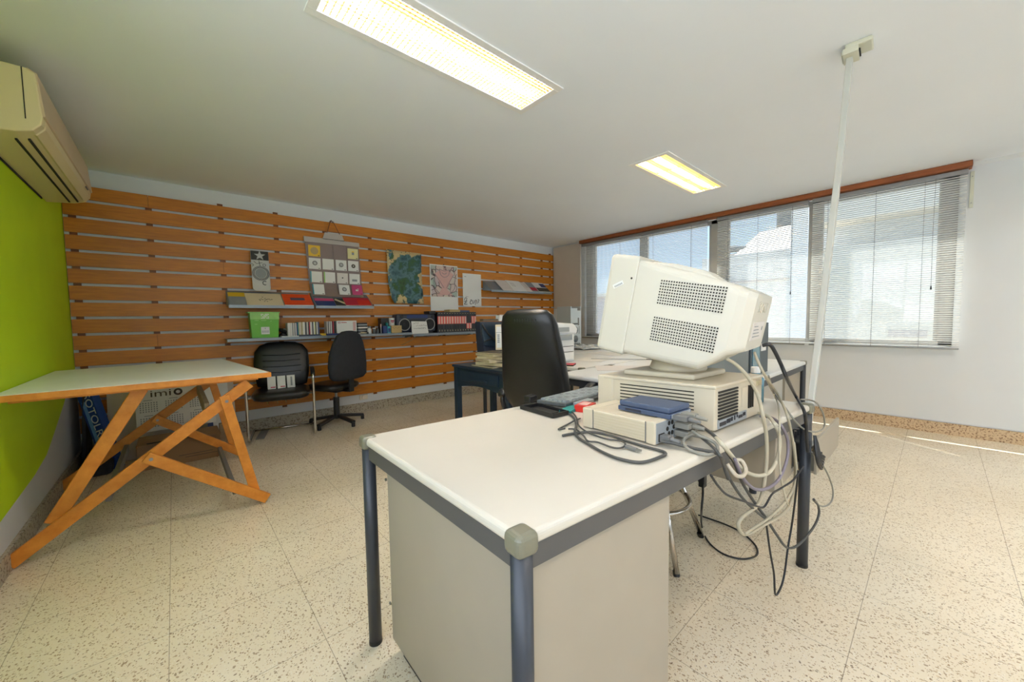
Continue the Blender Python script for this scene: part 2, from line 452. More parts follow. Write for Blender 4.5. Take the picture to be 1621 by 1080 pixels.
def sq_ring(c, w, d, e=4., n=28, ux=Vector((1, 0, 0)), uy=Vector((0, 1, 0))):
    """superellipse ring, half sizes w and d"""
    out = []
    for i in range(n):
        a = 2 * pi * i / n
        ca, sa = cos(a), sin(a)
        out.append(Vector(c) + ux * (w * math.copysign(abs(ca) ** (2 / e), ca)) + uy * (d * math.copysign(abs(sa) ** (2 / e), sa)))
    return out
CABLES= {'monitor_signal': (0.0075, [(1.383, 0.47, 0.991), (1.422, 0.45, 0.967), (1.442, 0.42, 0.924), (1.474, 0.4, 0.862), (1.434, 0.375, 0.809), (1.466, 0.372, 0.74), (1.476, 0.371, 0.658), (1.466, 0.372, 0.596), (1.446, 0.374, 0.537), (1.403, 0.377, 0.51), (1.288, 0.386, 0.509), (1.263, 0.388, 0.492), (1.29, 0.386, 0.458), (1.343, 0.382, 0.438), (1.456, 0.373, 0.424), (1.629, 0.359, 0.403), (1.724, 0.352, 0.417), (1.76, 0.349, 0.48), (1.765, 0.348, 0.553), (1.736, 0.351, 0.651)]), 'cream_loop': (0.008, [(1.678, 0.45, 0.756), (1.6, 0.399, 0.766), (1.55, 0.365, 0.748), (1.59, 0.362, 0.699), (1.585, 0.363, 0.64), (1.517, 0.368, 0.599), (1.417, 0.376, 0.607), (1.298, 0.386, 0.655), (1.214, 0.392, 0.719), (1.145, 0.398, 0.773), (1.267, 0.468, 0.758), (1.324, 0.523, 0.758), (1.335, 0.557, 0.761), (1.296, 0.562, 0.776)]), 'purple_loop': (0.0065, [(1.629, 0.434, 0.756), (1.612, 0.391, 0.761), (1.566, 0.352, 0.748), (1.63, 0.347, 0.685), (1.63, 0.347, 0.616), (1.557, 0.353, 0.562), (1.452, 0.361, 0.559), (1.356, 0.369, 0.583), (1.284, 0.375, 0.626), (1.241, 0.378, 0.666), (1.2, 0.381, 0.719)]), 'dark_lead': (0.006, [(1.281, 0.556, 0.796), (1.26, 0.52, 0.791), (1.244, 0.477, 0.776), (1.196, 0.422, 0.766), (1.198, 0.399, 0.732), (1.246, 0.396, 0.689), (1.298, 0.392, 0.62), (1.391, 0.384, 0.528), (1.503, 0.375, 0.43), (1.607, 0.367, 0.333), (1.72, 0.358, 0.241), (1.855, 0.347, 0.203), (2.033, 0.333, 0.208), (2.111, 0.327, 0.24), (2.097, 0.328, 0.287), (2.005, 0.329, 0.347)]), 'dark_lead2': (0.0055, [(1.259, 0.573, 0.781), (1.234, 0.517, 0.766), (1.166, 0.44, 0.758), (1.11, 0.393, 0.754), (1.162, 0.396, 0.704), (1.218, 0.392, 0.637), (1.302, 0.385, 0.561), (1.424, 0.375, 0.475), (1.481, 0.371, 0.44)]), 'thin_black_swag': (0.004, [(0.972, 0.361, 0.743), (1.012, 0.358, 0.704), (1.066, 0.354, 0.664), (1.169, 0.346, 0.615), (1.279, 0.347, 0.564), (1.372, 0.349, 0.527), (1.438, 0.344, 0.549), (1.522, 0.338, 0.545), (1.6, 0.321, 0.555), (1.632, 0.299, 0.603)]), 'black_power': (0.0055, [(1.584, 0.62, 0.459), (1.537, 0.6, 0.43), (1.526, 0.6, 0.357), (2.062, 0.807, 0.008), (1.95, 0.735, 0.008), (1.895, 0.655, 0.008), (1.903, 0.587, 0.008), (1.946, 0.547, 0.008), (2.011, 0.534, 0.008), (2.086, 0.567, 0.008), (2.153, 0.645, 0.008), (2.176, 0.731, 0.008), (2.175, 0.815, 0.008), (2.172, 0.871, 0.008)]), 'thin_black_drop': (0.0045, [(1.493, 0.374, 0.432), (1.511, 0.373, 0.382), (1.541, 0.37, 0.294), (1.582, 0.367, 0.199), (1.601, 0.365, 0.11), (1.661, 0.361, 0.114), (1.694, 0.358, 0.159), (1.721, 0.356, 0.241), (1.758, 0.353, 0.321), (1.738, 0.34, 0.444), (1.688, 0.324, 0.563)]), 'black_mains': (0.008, [(1.475, 0.39, 1.034), (1.476, 0.37, 1.037), (1.496, 0.36, 1.013), (1.537, 0.35, 0.964), (1.572, 0.34, 0.913), (2.133, 0.428, 0.761), (1.887, 0.351, 0.751), (1.924, 0.348, 0.686), (1.935, 0.347, 0.625), (1.953, 0.345, 0.562)]), 'beige_pair': (0.006, [(1.534, 0.43, 1.004), (1.516, 0.41, 0.965), (1.577, 0.4, 0.906), (2.026, 0.472, 0.776), (1.628, 0.353, 0.786), (1.682, 0.349, 0.708), (1.726, 0.345, 0.618), (1.756, 0.343, 0.529), (1.724, 0.346, 0.474), (1.629, 0.353, 0.449), (1.498, 0.364, 0.441), (1.361, 0.374, 0.452), (1.3, 0.379, 0.454)]), 'thin_grey_swag': (0.0045, [(1.59, 0.4, 0.917), (2.045, 0.49, 0.776), (1.837, 0.399, 0.756), (1.823, 0.364, 0.713), (1.977, 0.361, 0.648), (2.139, 0.349, 0.607), (2.251, 0.34, 0.607), (2.194, 0.334, 0.674), (2.061, 0.335, 0.749), (2.128, 0.375, 0.75), (2.112, 0.406, 0.75)]), 'grey_side_loop': (0.0045, [(2.008, 0.341, 0.549), (2.12, 0.334, 0.486), (2.279, 0.327, 0.384), (2.389, 0.319, 0.272), (2.375, 0.32, 0.217), (2.259, 0.329, 0.228), (2.148, 0.338, 0.271), (2.045, 0.338, 0.328)]), 'thin_white': (0.004, [(1.626, 0.42, 0.907), (2.102, 0.513, 0.776), (1.901, 0.442, 0.758), (1.554, 0.355, 0.766), (1.554, 0.355, 0.7), (1.564, 0.354, 0.614), (1.586, 0.352, 0.545), (1.625, 0.349, 0.478), (1.659, 0.347, 0.437)]), 'desk_mains': (0.0058, [(0.948, 0.819, 0.746), (0.976, 0.813, 0.746), (1.01, 0.8, 0.746), (1.048, 0.775, 0.746), (1.061, 0.719, 0.746), (1.05, 0.651, 0.746), (1.042, 0.581, 0.746), (1.041, 0.532, 0.746), (1.036, 0.511, 0.746), (1.018, 0.502, 0.746), (0.968, 0.505, 0.746), (0.929, 0.513, 0.746), (0.91, 0.528, 0.746), (0.901, 0.558, 0.746), (0.901, 0.595, 0.746), (0.915, 0.648, 0.746), (0.941, 0.71, 0.746), (0.968, 0.77, 0.746), (1.011, 0.818, 0.746), (1.06, 0.851, 0.752), (1.118, 0.905, 0.752), (1.175, 0.969, 0.746), (1.199, 1.017, 0.746), (1.218, 1.065, 0.746)]), 'usb': (0.0038, [(1.02, 0.855, 0.746), (1.033, 0.829, 0.746), (0.98, 0.757, 0.752), (0.962, 0.726, 0.746), (0.974, 0.698, 0.746), (0.965, 0.646, 0.746), (0.973, 0.622, 0.746), (0.997, 0.619, 0.746), (1.012, 0.624, 0.751), (1.036, 0.658, 0.746), (1.022, 0.692, 0.746), (1.025, 0.74, 0.746), (1.041, 0.794, 0.746), (1.066, 0.845, 0.752), (1.155, 0.925, 0.746), (1.215, 0.996, 0.746), (1.24, 1.058, 0.746), (1.228, 1.094, 0.746)]), 'short_lead': (0.004, [(1.016, 0.866, 0.746), (0.991, 0.875, 0.746), (1.024, 0.885, 0.746), (1.068, 0.895, 0.746), (1.099, 0.89, 0.754), (1.161, 0.913, 0.746)]), 'grey_ring': (0.006, [(1.217, 0.495, 0.766), (1.166, 0.503, 0.766), (1.132, 0.5, 0.758), (1.098, 0.476, 0.754), (1.101, 0.457, 0.746), (1.096, 0.426, 0.746), (1.124, 0.409, 0.746), (1.166, 0.415, 0.746), (1.184, 0.428, 0.756), (1.182, 0.447, 0.766), (1.165, 0.467, 0.776), (1.181, 0.495, 0.781)]), 'socket_lead': (0.0065, [(1.081, 0.542, 0.76), (1.095, 0.513, 0.758), (1.109, 0.488, 0.752), (1.117, 0.457, 0.75), (1.121, 0.426, 0.75), (1.121, 0.405, 0.75), (1.109, 0.386, 0.749), (1.157, 0.397, 0.719), (1.169, 0.396, 0.692), (1.192, 0.394, 0.657)])}
# ================================================================ THE ROOM
MAT['skirting'] = speckle('terrazzo_skirting', (204, 180, 146), (136, 104, 78), 70, .4)
MAT['skirtgrey'] = speckle('terrazzo_skirting_grey', (176, 168, 150), (112, 98, 82), 70, .4)
fl = MB().box(XG - .2, XW + .2, YR - .2, YB + .2, -.1, 0)
struct('floor', fl, 'terrazzo')
# ceiling with the openings of the recessed lamps
LX = [(.487, 1.717), (3.005, 4.235)]; LY = [(-1.022, -.692), (1.478, 1.808)]
xs = sorted([XG - .2, XW + .2] + [v for p in LX for v in p]); ys = sorted([YR - .2, YB + .2] + [v for p in LY for v in p])
cm = MB()
for i in range(len(xs) - 1):
    for j in range(len(ys) - 1):
        cx, cy = (xs[i] + xs[i + 1]) / 2, (ys[j] + ys[j + 1]) / 2
        if any(a < cx < b for a, b in LX) and any(a < cy < b for a, b in LY): continue
        cm.box(xs[i], xs[i + 1], ys[j], ys[j + 1], ZC, ZC + .12)
struct('ceiling', cm, 'ceil')
struct('wall_back', MB().box(XG - .2, XW + .2, YB, YB + .15, 0, ZC), 'wall')
# left wall: lime paint above an uneven lower edge, bare white below
GX1 = 1.3
edge = [(GX1, .24), (2.0, .24), (2.8, .244), (3.4, .285), (3.7, .33), (3.94, .42), (4.29, .56), (4.5, .66), (YB, .67)]
wl = MB()
GX0, GX1, GZ0, GZ1 = -2.0, 1.3, .9, 2.3  # unseen side opening, added to let fill light in
wl.box(XG - .2, XG - .001, YR, GX0, 0, ZC); wl.box(XG - .2, XG - .001, GX1, YB, 0, ZC)
wl.box(XG - .2, XG - .001, GX0, GX1, 0, GZ0); wl.box(XG - .2, XG - .001, GX0, GX1, GZ1, ZC)
for (a, za), (b, zb) in zip(edge, edge[1:]):
    wl.mat(0).quad((XG, a, 0), (XG, b, 0), (XG, b, zb), (XG, a, za))
    wl.mat(1).quad((XG, a, za), (XG, b, zb), (XG, b, ZC), (XG, a, ZC))
struct('wall_left', wl, ['wallgrey', 'green'])
# window wall
SILL, HEAD, WY0, WY1 = .82, 2.395, -.09, 4.085
wr = MB()
wr.box(XW, XW + .2, YR, YB, 0, SILL); wr.box(XW, XW + .2, YR, YB, HEAD, ZC)
wr.box(XW, XW + .2, YR, WY0, SILL, HEAD); wr.box(XW, XW + .2, WY1, YB, SILL, HEAD)
struct('wall_right', wr, 'wall')
wb = MB(); RX0, RX1, RZ0, RZ1 = .3, 4.9, .85, 2.35
wb.box(XG - .2, RX0, YR - .2, YR, 0, ZC); wb.box(RX1, XW + .2, YR - .2, YR, 0, ZC)
wb.box(RX0, RX1, YR - .2, YR, 0, RZ0); wb.box(RX0, RX1, YR - .2, YR, RZ1, ZC)
struct('wall_rear', wb, 'wall')
rw = MB()
for x in (RX0, 1.83, 3.36, RX1 - .05): rw.box(x, x + .05, YR - .14, YR - .08, RZ0, RZ1)
rw.box(RX0, RX1, YR - .14, YR - .08, RZ0, RZ0 + .05); rw.box(RX0, RX1, YR - .14, YR - .08, RZ1 - .05, RZ1)
w2 = struct('added_rear_window', rw, 'alu')  # unseen window, added to bring light from behind the camera
struct('pane', MB().box(RX0, RX1, YR - .113, YR - .108, RZ0, RZ1), 'glass', parent=w2)
# aluminium window with four sliding panes
posts = [(-.09, .0), (.905, .975), (1.855, 2.04), (2.985, 3.055), (3.93, 4.085)]
wf = MB()
for a, b in posts: wf.box(5.385, 5.455, a, b, SILL, HEAD)
wf.box(5.385, 5.455, WY0, WY1, SILL, SILL + .045); wf.box(5.385, 5.455, WY0, WY1, HEAD - .05, HEAD)
w1 = struct('window_1', wf, 'alu', bevel=.004)
for (a, b), (c, d) in zip(posts, posts[1:]):
    struct('pane', MB().box(5.418, 5.423, b - .01, c + .01, SILL + .03, HEAD - .03), 'glass', parent=w1)
    sa = MB()
    for y0, y1, z0, z1 in ((b, b + .03, SILL + .045, HEAD - .05), (c - .03, c, SILL + .045, HEAD - .05)):
        sa.box(5.40, 5.44, y0, y1, z0, z1)
    struct('sash', sa, 'alu', parent=w1)
struct('baseboard_back', MB().box(XG, XW, YB - .018, YB, 0, .112), 'skirtgrey')
struct('baseboard_right', MB().box(XW - .018, XW, YR, YB, 0, .108), 'skirting')
struct('baseboard_left', MB().box(XG, XG + .016, YR, YB, 0, .10), 'skirtgrey')
# shallow cove where the window wall meets the ceiling
struct('trim_1', MB().poly([(XW, ZC), (XW - .03, ZC), (XW, ZC - .03)], 'y', YR, -.16), 'wall')
# cable duct line above the baseboard
struct('trim_2', MB().box(XW - .006, XW, YR, .95, .112, .118), 'wallgrey')

# beige board that covers the corner beside the window
o = MB().box(XW - .035, XW, 4.15, 4.768, 1.315, 2.43).build('wall_board', 'beige', bevel=.004)
tag(o, 'tall beige board covering the wall between slats and blinds', 'board')
o = MB().box(XW - .13, XW - .001, -.155, 4.10, 2.396, 2.446).build('curtain_pelmet', 'pelmet', bevel=.003)
tag(o, 'long brown wooden pelmet running above the window blinds', 'pelmet')

# ---------------------------------------------------------------- blinds
def blind(y0, y1, label, cord_y, cord_z, ladders):
    X = 5.278
    t = thing('venetian_blind', label, 'blind', (X, (y0 + y1) / 2, .79), group='venetian blinds over the window')
    MB().box(X - .016, X + .016, y0, y1, 2.352, 2.392).build('headrail', 'rail', t, bevel=.003)
    sl = MB()
    z = .835; random.seed(int(y0 * 100) + 5)
    while z < 2.345:
        tilt = -.24 + random.uniform(-.03, .03); sag = random.uniform(-.0015, .0015)
        w = .0125
        p = [(-w, -tilt * w - .0012), (-w / 2.2, .0012 - tilt * w / 2), (w / 2.2, .0012 + tilt * w / 2), (w, tilt * w - .0012)]
        for a, b in zip(p, p[1:]):
            sl.quad((X + a[0], y0 + .004, z + a[1]), (X + b[0], y0 + .004, z + b[1]), (X + b[0], y1 - .004, z + b[1] + sag), (X + a[0], y1 - .004, z + a[1] + sag))
        z += .0203
    s = sl.build('slats', 'blind', t, smooth=True)
    MB().box(X - .012, X + .012, y0 + .003, y1 - .003, .797, .812).build('bottom_rail', 'steel', t, bevel=.003)
    for y in ladders:
        m = MB(); m.cyl((X - .0135, y, .80), (X - .0135, y, 2.36), .0011, n=5); m.cyl((X + .0135, y, .80), (X + .0135, y, 2.36), .0011, n=5)
        m.build('ladder_cord', 'cordgrey', t)
    for c, zz in zip(cord_y, cord_z):
        m = MB(); m.tube([(X - .02, c, 2.36), (X - .022, c + .004, (2.36 + zz) / 2), (X - .022, c, zz + .03)], .0014, 5)
        co = m.build('lift_cord', 'cordgrey', t)
        MB().cyl((X - .022, c, zz), (X - .022, c, zz + .035), .007, .003, 8).build('tassel', 'black', co)
    return t
blind(2.045, 4.095, 'wide blind farthest along the window, meeting the beige board', [2.25], [1.75], [2.25, 2.8, 3.35, 3.9])
blind(.985, 1.93, 'blind over the middle pane with blue sky and rooftop behind', [1.13], [1.37], [1.13, 1.47, 1.8])
blind(-.135, .955, 'blind at the near end of the window, crossed by the leaning duct', [.055], [1.35], [.12, .45, .82])
t = thing('blind_bracket', 'small ivory bracket left on the wall under the pelmet end', 'bracket', (XW, -.16, 2.2))
MB().box(XW - .012, XW, -.172, -.148, 2.06, 2.375).build('backplate', 'jbox', t, bevel=.002)
m = MB()
for z in (2.1, 2.33): m.cyl((XW - .016, -.16, z), (XW - .008, -.16, z), .004, n=8)
m.build('screw', 'steel', t)

# ---------------------------------------------------------------- ceiling lamps
def lamp(x0, x1, y0, y1, label, grid, tube='tube'):
    t = thing('ceiling_light', label, 'ceiling light', ((x0 + x1) / 2, (y0 + y1) / 2, ZC), group='recessed fluorescent lamps')
    f = MB(); w = .028
    for a, b, c, d in ((x0 - .012, x1 + .012, y0 - .012, y0 + w), (x0 - .012, x1 + .012, y1 - w, y1 + .012), (x0 - .012, x0 + w, y0 + w, y1 - w), (x1 - w, x1 + .012, y0 + w, y1 - w)):
        f.box(a, b, c, d, ZC - .006, ZC + .004)
    f.build('trim_frame', 'lampbody', t, bevel=.001)
    h = MB(); e = .002
    h.box(x0 + e, x1 - e, y0 + e, y1 - e, ZC + .115, ZC + .12)
    h.box(x0 + e, x0 + .012, y0 + e, y1 - e, ZC + .003, ZC + .115); h.box(x1 - .012, x1 - e, y0 + e, y1 - e, ZC + .003, ZC + .115)
    h.box(x0 + e, x1 - e, y0 + e, y0 + .012, ZC + .003, ZC + .115); h.box(x0 + e, x1 - e, y1 - .012, y1 - e, ZC + .003, ZC + .115)
    h.build('reflector_housing', 'lamprefl', t)
    for yy in (y0 + .1, y1 - .1):
        MB().cyl((x0 + .03, yy, ZC + .05), (x1 - .03, yy, ZC + .05), .013, n=12).build('fluorescent_tube', tube, t)
    g = MB()
    if grid:
        n = 46; k = 13
        for i in range(n + 1):
            x = x0 + w + (x1 - x0 - 2 * w) * i / n; g.box(x - .0012, x + .0012, y0 + w, y1 - w, ZC, ZC + .010)
        for j in range(k + 1):
            y = y0 + w + (y1 - y0 - 2 * w) * j / k; g.box(x0 + w, x1 - w, y - .0012, y + .0012, ZC, ZC + .010)
    else:
        k = 9
        for j in range(k + 1):
            y = y0 + w + (y1 - y0 - 2 * w) * j / k; g.box(x0 + w, x1 - w, y - .0013, y + .0013, ZC + .001, ZC + .03)
        for i in range(4):
            x = x0 + w + (x1 - x0 - 2 * w) * i / 3; g.box(x - .0013, x + .0013, y0 + w, y1 - w, ZC + .012, ZC + .03)
    g.build('louvre', 'louvre' if grid else 'louvrecream', t)
    return t
lamp(*LX[0], *LY[1], 'large bright ceiling lamp with a square grid, above the front desk', True)
lamp(*LX[1], *LY[1], 'smaller looking ceiling lamp with lengthwise louvres, nearer the window', False, 'tubedim')
lamp(*LX[0], *LY[0], 'added unseen ceiling lamp behind the camera on the green wall side', True)  # unseen lamp, added to light the room from behind the camera
lamp(*LX[1], *LY[0], 'added unseen ceiling lamp behind the camera on the window side', False)  # second unseen lamp of the added row, there for its light

# ceiling junction box and the duct leaning from it to the desk end
t = thing('ceiling_junction_box', 'small ivory junction box on the ceiling with a hinged cover', 'junction box', (2.57, .30, ZC))
MB().at((2.57, .30, ZC), rz=.06).box(-.055, .055, -.05, .05, -.022, -.0005).build('backplate', 'jbox', t, bevel=.006)
m = MB().at((2.57, .30, ZC), rz=.06); m.box(-.055, .055, .0, .06, -.048, -.02); m.box(-.045, .045, .058, .064, -.044, -.026); m.build('cover', 'jbox', t, bevel=.003)
MB().at((2.57, .30, ZC), rz=.06).box(-.035, .035, -.006, -.0005, -.04, -.032).build('slot', 'slot', t)
m = MB()
P = [Vector(p) for p in ((2.575, .335, 2.40), (2.50, .345, 1.98), (2.44, .352, 1.72), (2.34, .37, 1.22), (2.245, .392, .70), (2.225, .397, .58))]
for a, b in zip(P, P[1:]): m.bar(a, b + (b - a).normalized() * .004, .038, .024, (0, 1, 0))
o = m.build('cable_duct', 'trunk', bevel=.003)
tag(o, 'pale grey cable duct leaning from the ceiling box down to the desk end', 'cable duct')

# ---------------------------------------------------------------- air conditioner
Y0, Y1 = 2.85, 4.26
t = thing('air_conditioner', 'aged cream wall air conditioner high on the lime green wall', 'air conditioner', (XG, 3.55, 2.03))
prof = [(XG + .001, 2.335), (-.455, 2.335), (-.425, 2.318), (-.412, 2.12), (-.418, 2.085), (-.445, 2.052), (-.50, 2.034), (XG + .001, 2.02)]
MB().poly(prof, 'y', Y0, Y1).build('body', 'acbody', t, bevel=.006)
MB().poly([(-.452, 2.34), (-.42, 2.322), (-.404, 2.128), (-.414, 2.124), (-.428, 2.31), (-.452, 2.328)], 'y', Y0 + .006, Y1 - .006).build('front_panel', 'acpanel', t, bevel=.003)
m = MB().poly([(-.409, 2.118), (-.413, 2.083), (-.442, 2.047), (-.452, 2.05), (-.425, 2.085), (-.42, 2.118)], 'y', Y0 + .05, Y1 - .10); m.build('air_flap', 'acbody', t, bevel=.002)
m = MB()
for x, z in ((-.475, 2.040), (-.515, 2.0315)): m.box(x - .004, x + .004, Y0 + .10, Y1 - .06, z - .006, z + .004)
m.build('outlet_slot', 'slot', t)
MB().box(XG + .0015, XG + .006, Y0 + .3, Y1 - .14, 2.008, 2.02).build('mounting_plate', 'slot', t)
MB().box(-.466, -.4625, Y0 - .0015, Y0, 2.10, 2.333).build('side_seam', 'slot', t)
MB().box(-.4095, -.4035, 3.98, 4.06, 2.098, 2.106).build('display_window', 'plug', t)

# ---------------------------------------------------------------- slatted cladding on the back wall
YS = 4.784
bat = [-.581, -.116, .404, .88, 1.37, 1.9, 2.44, 2.945, 3.49, 3.98, 4.51, 5.02, 5.24]
t = thing('slatted_cladding', 'orange brown slatted wood cladding covering the back wall', 'wall cladding', (2.35, YB, .22))
sm = MB(); random.seed(3)
top = 2.300
for k in range(15):
    z1 = 2.302 if k == 0 else 2.168 - .1397 * (k - 1)
    z0 = 2.191 - .1397 * k if k < 14 else .224
    if k == 14: z0 = .224
    cuts = [XG + .004] + [b for i, b in enumerate(bat[1:-1]) if (i + k * 2) % 4 == (1 if k % 2 else 3) or (i * 7 + k * 5) % 9 == 0] + [5.315]
    for a, b in zip(cuts, cuts[1:]):
        sm.box(a + .001, b - .001, YS + random.uniform(-.001, .001), YS + .012, z0, z1)
sm.build('slats', 'slat', t)
for b in bat:
    MB().box(b - .022, b + .022, YS + .012, YB - .0005, .20, 2.325 if b in (.404, .88, 5.24) else 2.29).build('batten', 'batten', t)

# ---------------------------------------------------------------- sloping display shelves
def tray(x0, x1, zf, zb, yf, label):
    t = thing('display_shelf', label, 'shelf', ((x0 + x1) / 2, YS, zf))
    sl = (zb - zf) / (YS - .005 - yf)
    m = MB().poly([(yf, zf), (YS - .006, zb), (YS - .006, zb + .004), (yf, zf + .004)], 'x', x0, x1); m.build('sloping_plate', 'shelf', t)
    MB().box(x0, x1, yf - .004, yf, zf - .014, zf + .016).build('front_lip', 'shelf', t)
    MB().poly([(yf, zf), (YS - .001, zf + .02), (YS - .001, zb), (YS - .012, zb)], 'x', x0, x0 + .003).build('bracket', 'shelf', t)
    MB().poly([(yf, zf), (YS - .001, zf + .02), (YS - .001, zb), (YS - .012, zb)], 'x', x1 - .003, x1).build('bracket', 'shelf', t)
    return t
tray(.408, 1.160, 1.300, 1.462, 4.56, 'sloping grey display shelf under the black and white skate deck')
tray(1.178, 1.826, 1.302, 1.462, 4.56, 'sloping grey display shelf under the hanging disc organiser')
tray(3.66, 5.02, 1.575, 1.74, 4.565, 'sloping grey display shelf at the window end of the slats')

def slope_frame(x, yf, zf, zb, yb=YS - .005, lift=.006):
    d = Vector((0, yb - yf, zb - zf)).normalized(); n = Vector((0, -d.z, d.y))
    return Vector((x, yf, zf)) + n * lift, Vector((1, 0, 0)), d, n
def leaflet(name, label, cat, x0, x1, length, th, cover, shelf, extra=None, rot=0., lift=.0055, group=None, pages='paper', start=.004):
    o, ux, uy, un = slope_frame(0, shelf[0], shelf[1], shelf[2], lift=lift)
    t = thing(name, label, cat, o + ux * (x0 + x1) / 2 + uy * length / 2, group=group)
    def fr(): return MB().frame(o + ux * (x0 + x1) / 2 + uy * (start + length / 2), ux * cos(rot) + uy * sin(rot), uy * cos(rot) - ux * sin(rot), un)
    w = (x1 - x0) / 2
    fr().box(-w, w, -length / 2, length / 2, 0, th - .001).build('pages', pages, t)
    fr().box(-w - .001, w + .001, -length / 2 - .001, length / 2, th - .001, th).build('cover', cover, t)
    if extra: extra(fr, w, length / 2, th, t)
    return t
S1 = (4.56, 1.304, 1.466)
def ex_grey(fr, w, l, th, t):
    fr().box(-w, w, l * .35, l, th, th + .0008).build('printed_band', 'yellow', t)
    fr().box(-w * .3, w, -l, l * .3, th, th + .0008).build('printed_photo', 'inkgrey', t)
leaflet('leaflet', 'grey leaflet with a yellow heading on the sloping shelf end', 'leaflet', .418, .556, .225, .004, 'inkgrey', S1, ex_grey)
def ex_beige(fr, w, l, th, t):
    m = fr(); random.seed(5)
    for i in range(16):
        a = random.uniform(0, 6.3); r = random.uniform(.2, 1)
        x, y = cos(a) * r * w * .45, sin(a) * r * l * .4; m.box(x - .006, x + .006, y - .004, y + .004, th, th + .0006)
    m.build('printed_marks', 'oldcover', t)
leaflet('brochure', 'beige landscape brochure with small brown marks on sloping shelf', 'brochure', .558, .875, .215, .007, 'paperwarm', S1, ex_beige, pages='paperwarm')
def ex_or(fr, w, l, th, t):
    fr().box(-w * .5, w * .5, -l * .15, l * .3, th, th + .0008).build('title_patch', 'blueplastic', t)
    m = fr()
    for j in range(5): m.box(-w * .9, w * .9, -l * .8 + j * l * .4 - .003, -l * .8 + j * l * .4 + .001, th, th + .0005)
    m.build('printed_stripes', 'red', t)
leaflet('picture_book', 'thick orange red book with a blue rectangle on cover', 'book', .882, 1.158, .205, .016, 'orange', S1, ex_or)
S2 = (4.56, 1.306, 1.466)
leaflet('magazine', 'navy magazine with pink top at the organiser shelf', 'magazine', 1.192, 1.42, .15, .005, 'darkblue', S2, lambda fr, w, l, th, t: fr().box(-w, w, l * .3, l, th, th + .0007).build('printed_band', 'pink', t))
leaflet('magazine', 'black magazine with a pale diagonal streak below the organiser', 'magazine', 1.395, 1.53, .15, .005, 'black', S2, lambda fr, w, l, th, t: fr().bar((-w * .8, l * .7, th + .0004), (w * .7, -l * .5, th + .0004), .03, .0008).build('printed_streak', 'oldpaper', t), lift=.011)
leaflet('magazine', 'crimson magazine beneath the hanging disc organiser', 'magazine', 1.50, 1.80, .16, .006, 'crimson', S2, lambda fr, w, l, th, t: fr().box(0, w, -l, l * .4, th, th + .0007).build('printed_patch', 'red', t), lift=.017)
S3 = (4.565, 1.578, 1.756)
def ex_lines(fr, w, l, th, t):
    m = fr()
    for j in range(4): m.box(-w * .7, w * .4, l * (.7 - .25 * j), l * (.75 - .25 * j), th, th + .0006)
    m.build('printed_lines', 'inkgrey', t)
leaflet('magazine', 'plain pinkish magazine nearest the open end of the far shelf', 'magazine', 3.90, 4.16, .30, .006, 'leadwhite', S3, rot=.02)
def ex_dots(fr, w, l, th, t):
    m = fr()
    for i in range(3):
        for j in range(4): m.disc((-w * .6 + i * .03, l * .5 - j * .03, th + .0004), .006, 'z', .0008, 8)
    m.build('printed_dots', 'ink', t)
leaflet('magazine', 'pale magazine with black dots on the far sloping shelf', 'magazine', 4.12, 4.42, .29, .006, 'paper', S3, ex_dots, rot=-.02, lift=.0125)
leaflet('magazine', 'half hidden pale magazine behind the dark red banded one', 'magazine', 4.44, 4.68, .27, .006, 'leadwhite', S3, ex_lines, lift=.006)
def ex_band(fr, w, l, th, t):
    fr().box(-w, w, -l * .75, -l * .1, th, th + .0007).build('title_band', 'crimson', t)
leaflet('magazine', 'grey magazine with a dark red band on the far shelf', 'magazine', 4.55, 4.80, .27, .006, 'inkgrey', S3, ex_band, lift=.0125)
def ex_blue(fr, w, l, th, t):
    fr().box(w * .1, w, l * .0, l * .8, th, th + .0007).build('printed_photo', 'darkblue', t)
    fr().box(-w, w, -l * .95, -l * .15, th, th + .0007).build('title_band', 'oldcover', t)
leaflet('magazine', 'white magazine with a dark blue square, last on the far shelf', 'magazine', 4.70, 4.985, .27, .006, 'paper', S3, ex_blue, lift=.019)

# skate deck standing on the first shelf
t = thing('skate_deck', 'black and white skate deck with star and rings, standing on shelf', 'skateboard deck', (.709, 4.69, 1.463))
D = lambda: MB().at((.709, 4.705, 1.468), rx=-.12)
def rr(w, h0, h1, r, n=6):
    pts = []
    for cx, cz, a0 in ((w - r, h1 - .012, 0), (-w + r, h1 - .012, pi / 2), (-w + r, h0 + r, pi), (w - r, h0 + r, 1.5 * pi)):
        rr_ = .012 if cz > .2 else r
        for i in range(n + 1):
            a = a0 + pi / 2 * i / n; pts.append(((w - rr_ if cos(a0 + .7) > 0 else -w + rr_) + rr_ * cos(a), cz + rr_ * sin(a)))
    return pts
D().poly(rr(.079, 0, .425, .035), 'y', -.006, .006).build('deck', 'deckgrey', t)
D().box(-.078, .078, -.0075, -.006, .325, .42).build('black_tip', 'deckblack', t)
st = [((.052 if i % 2 == 0 else .021) * sin(i * pi / 5), .372 + (.052 if i % 2 == 0 else .021) * cos(i * pi / 5)) for i in range(10)]
D().poly(st, 'y', -.009, -.0075).build('star', 'deckgrey', t)
m = D()
for r in (.074, .066, .058): m.ring((0, -.0065, .185), r, .0022, 'y', 36, 5)
m.build('ring_print', 'ink', t)
D().disc((0, -.0068, .185), .05, 'y', .0016, 32).build('disc_print', 'midgrey', t)
m = D(); m.ring((.03, -.0065, .085), .019, .004, 'y', 14, 5, .9, 5.2); m.ring((.035, -.0065, .275), .013, .0022, 'y', 18, 5)
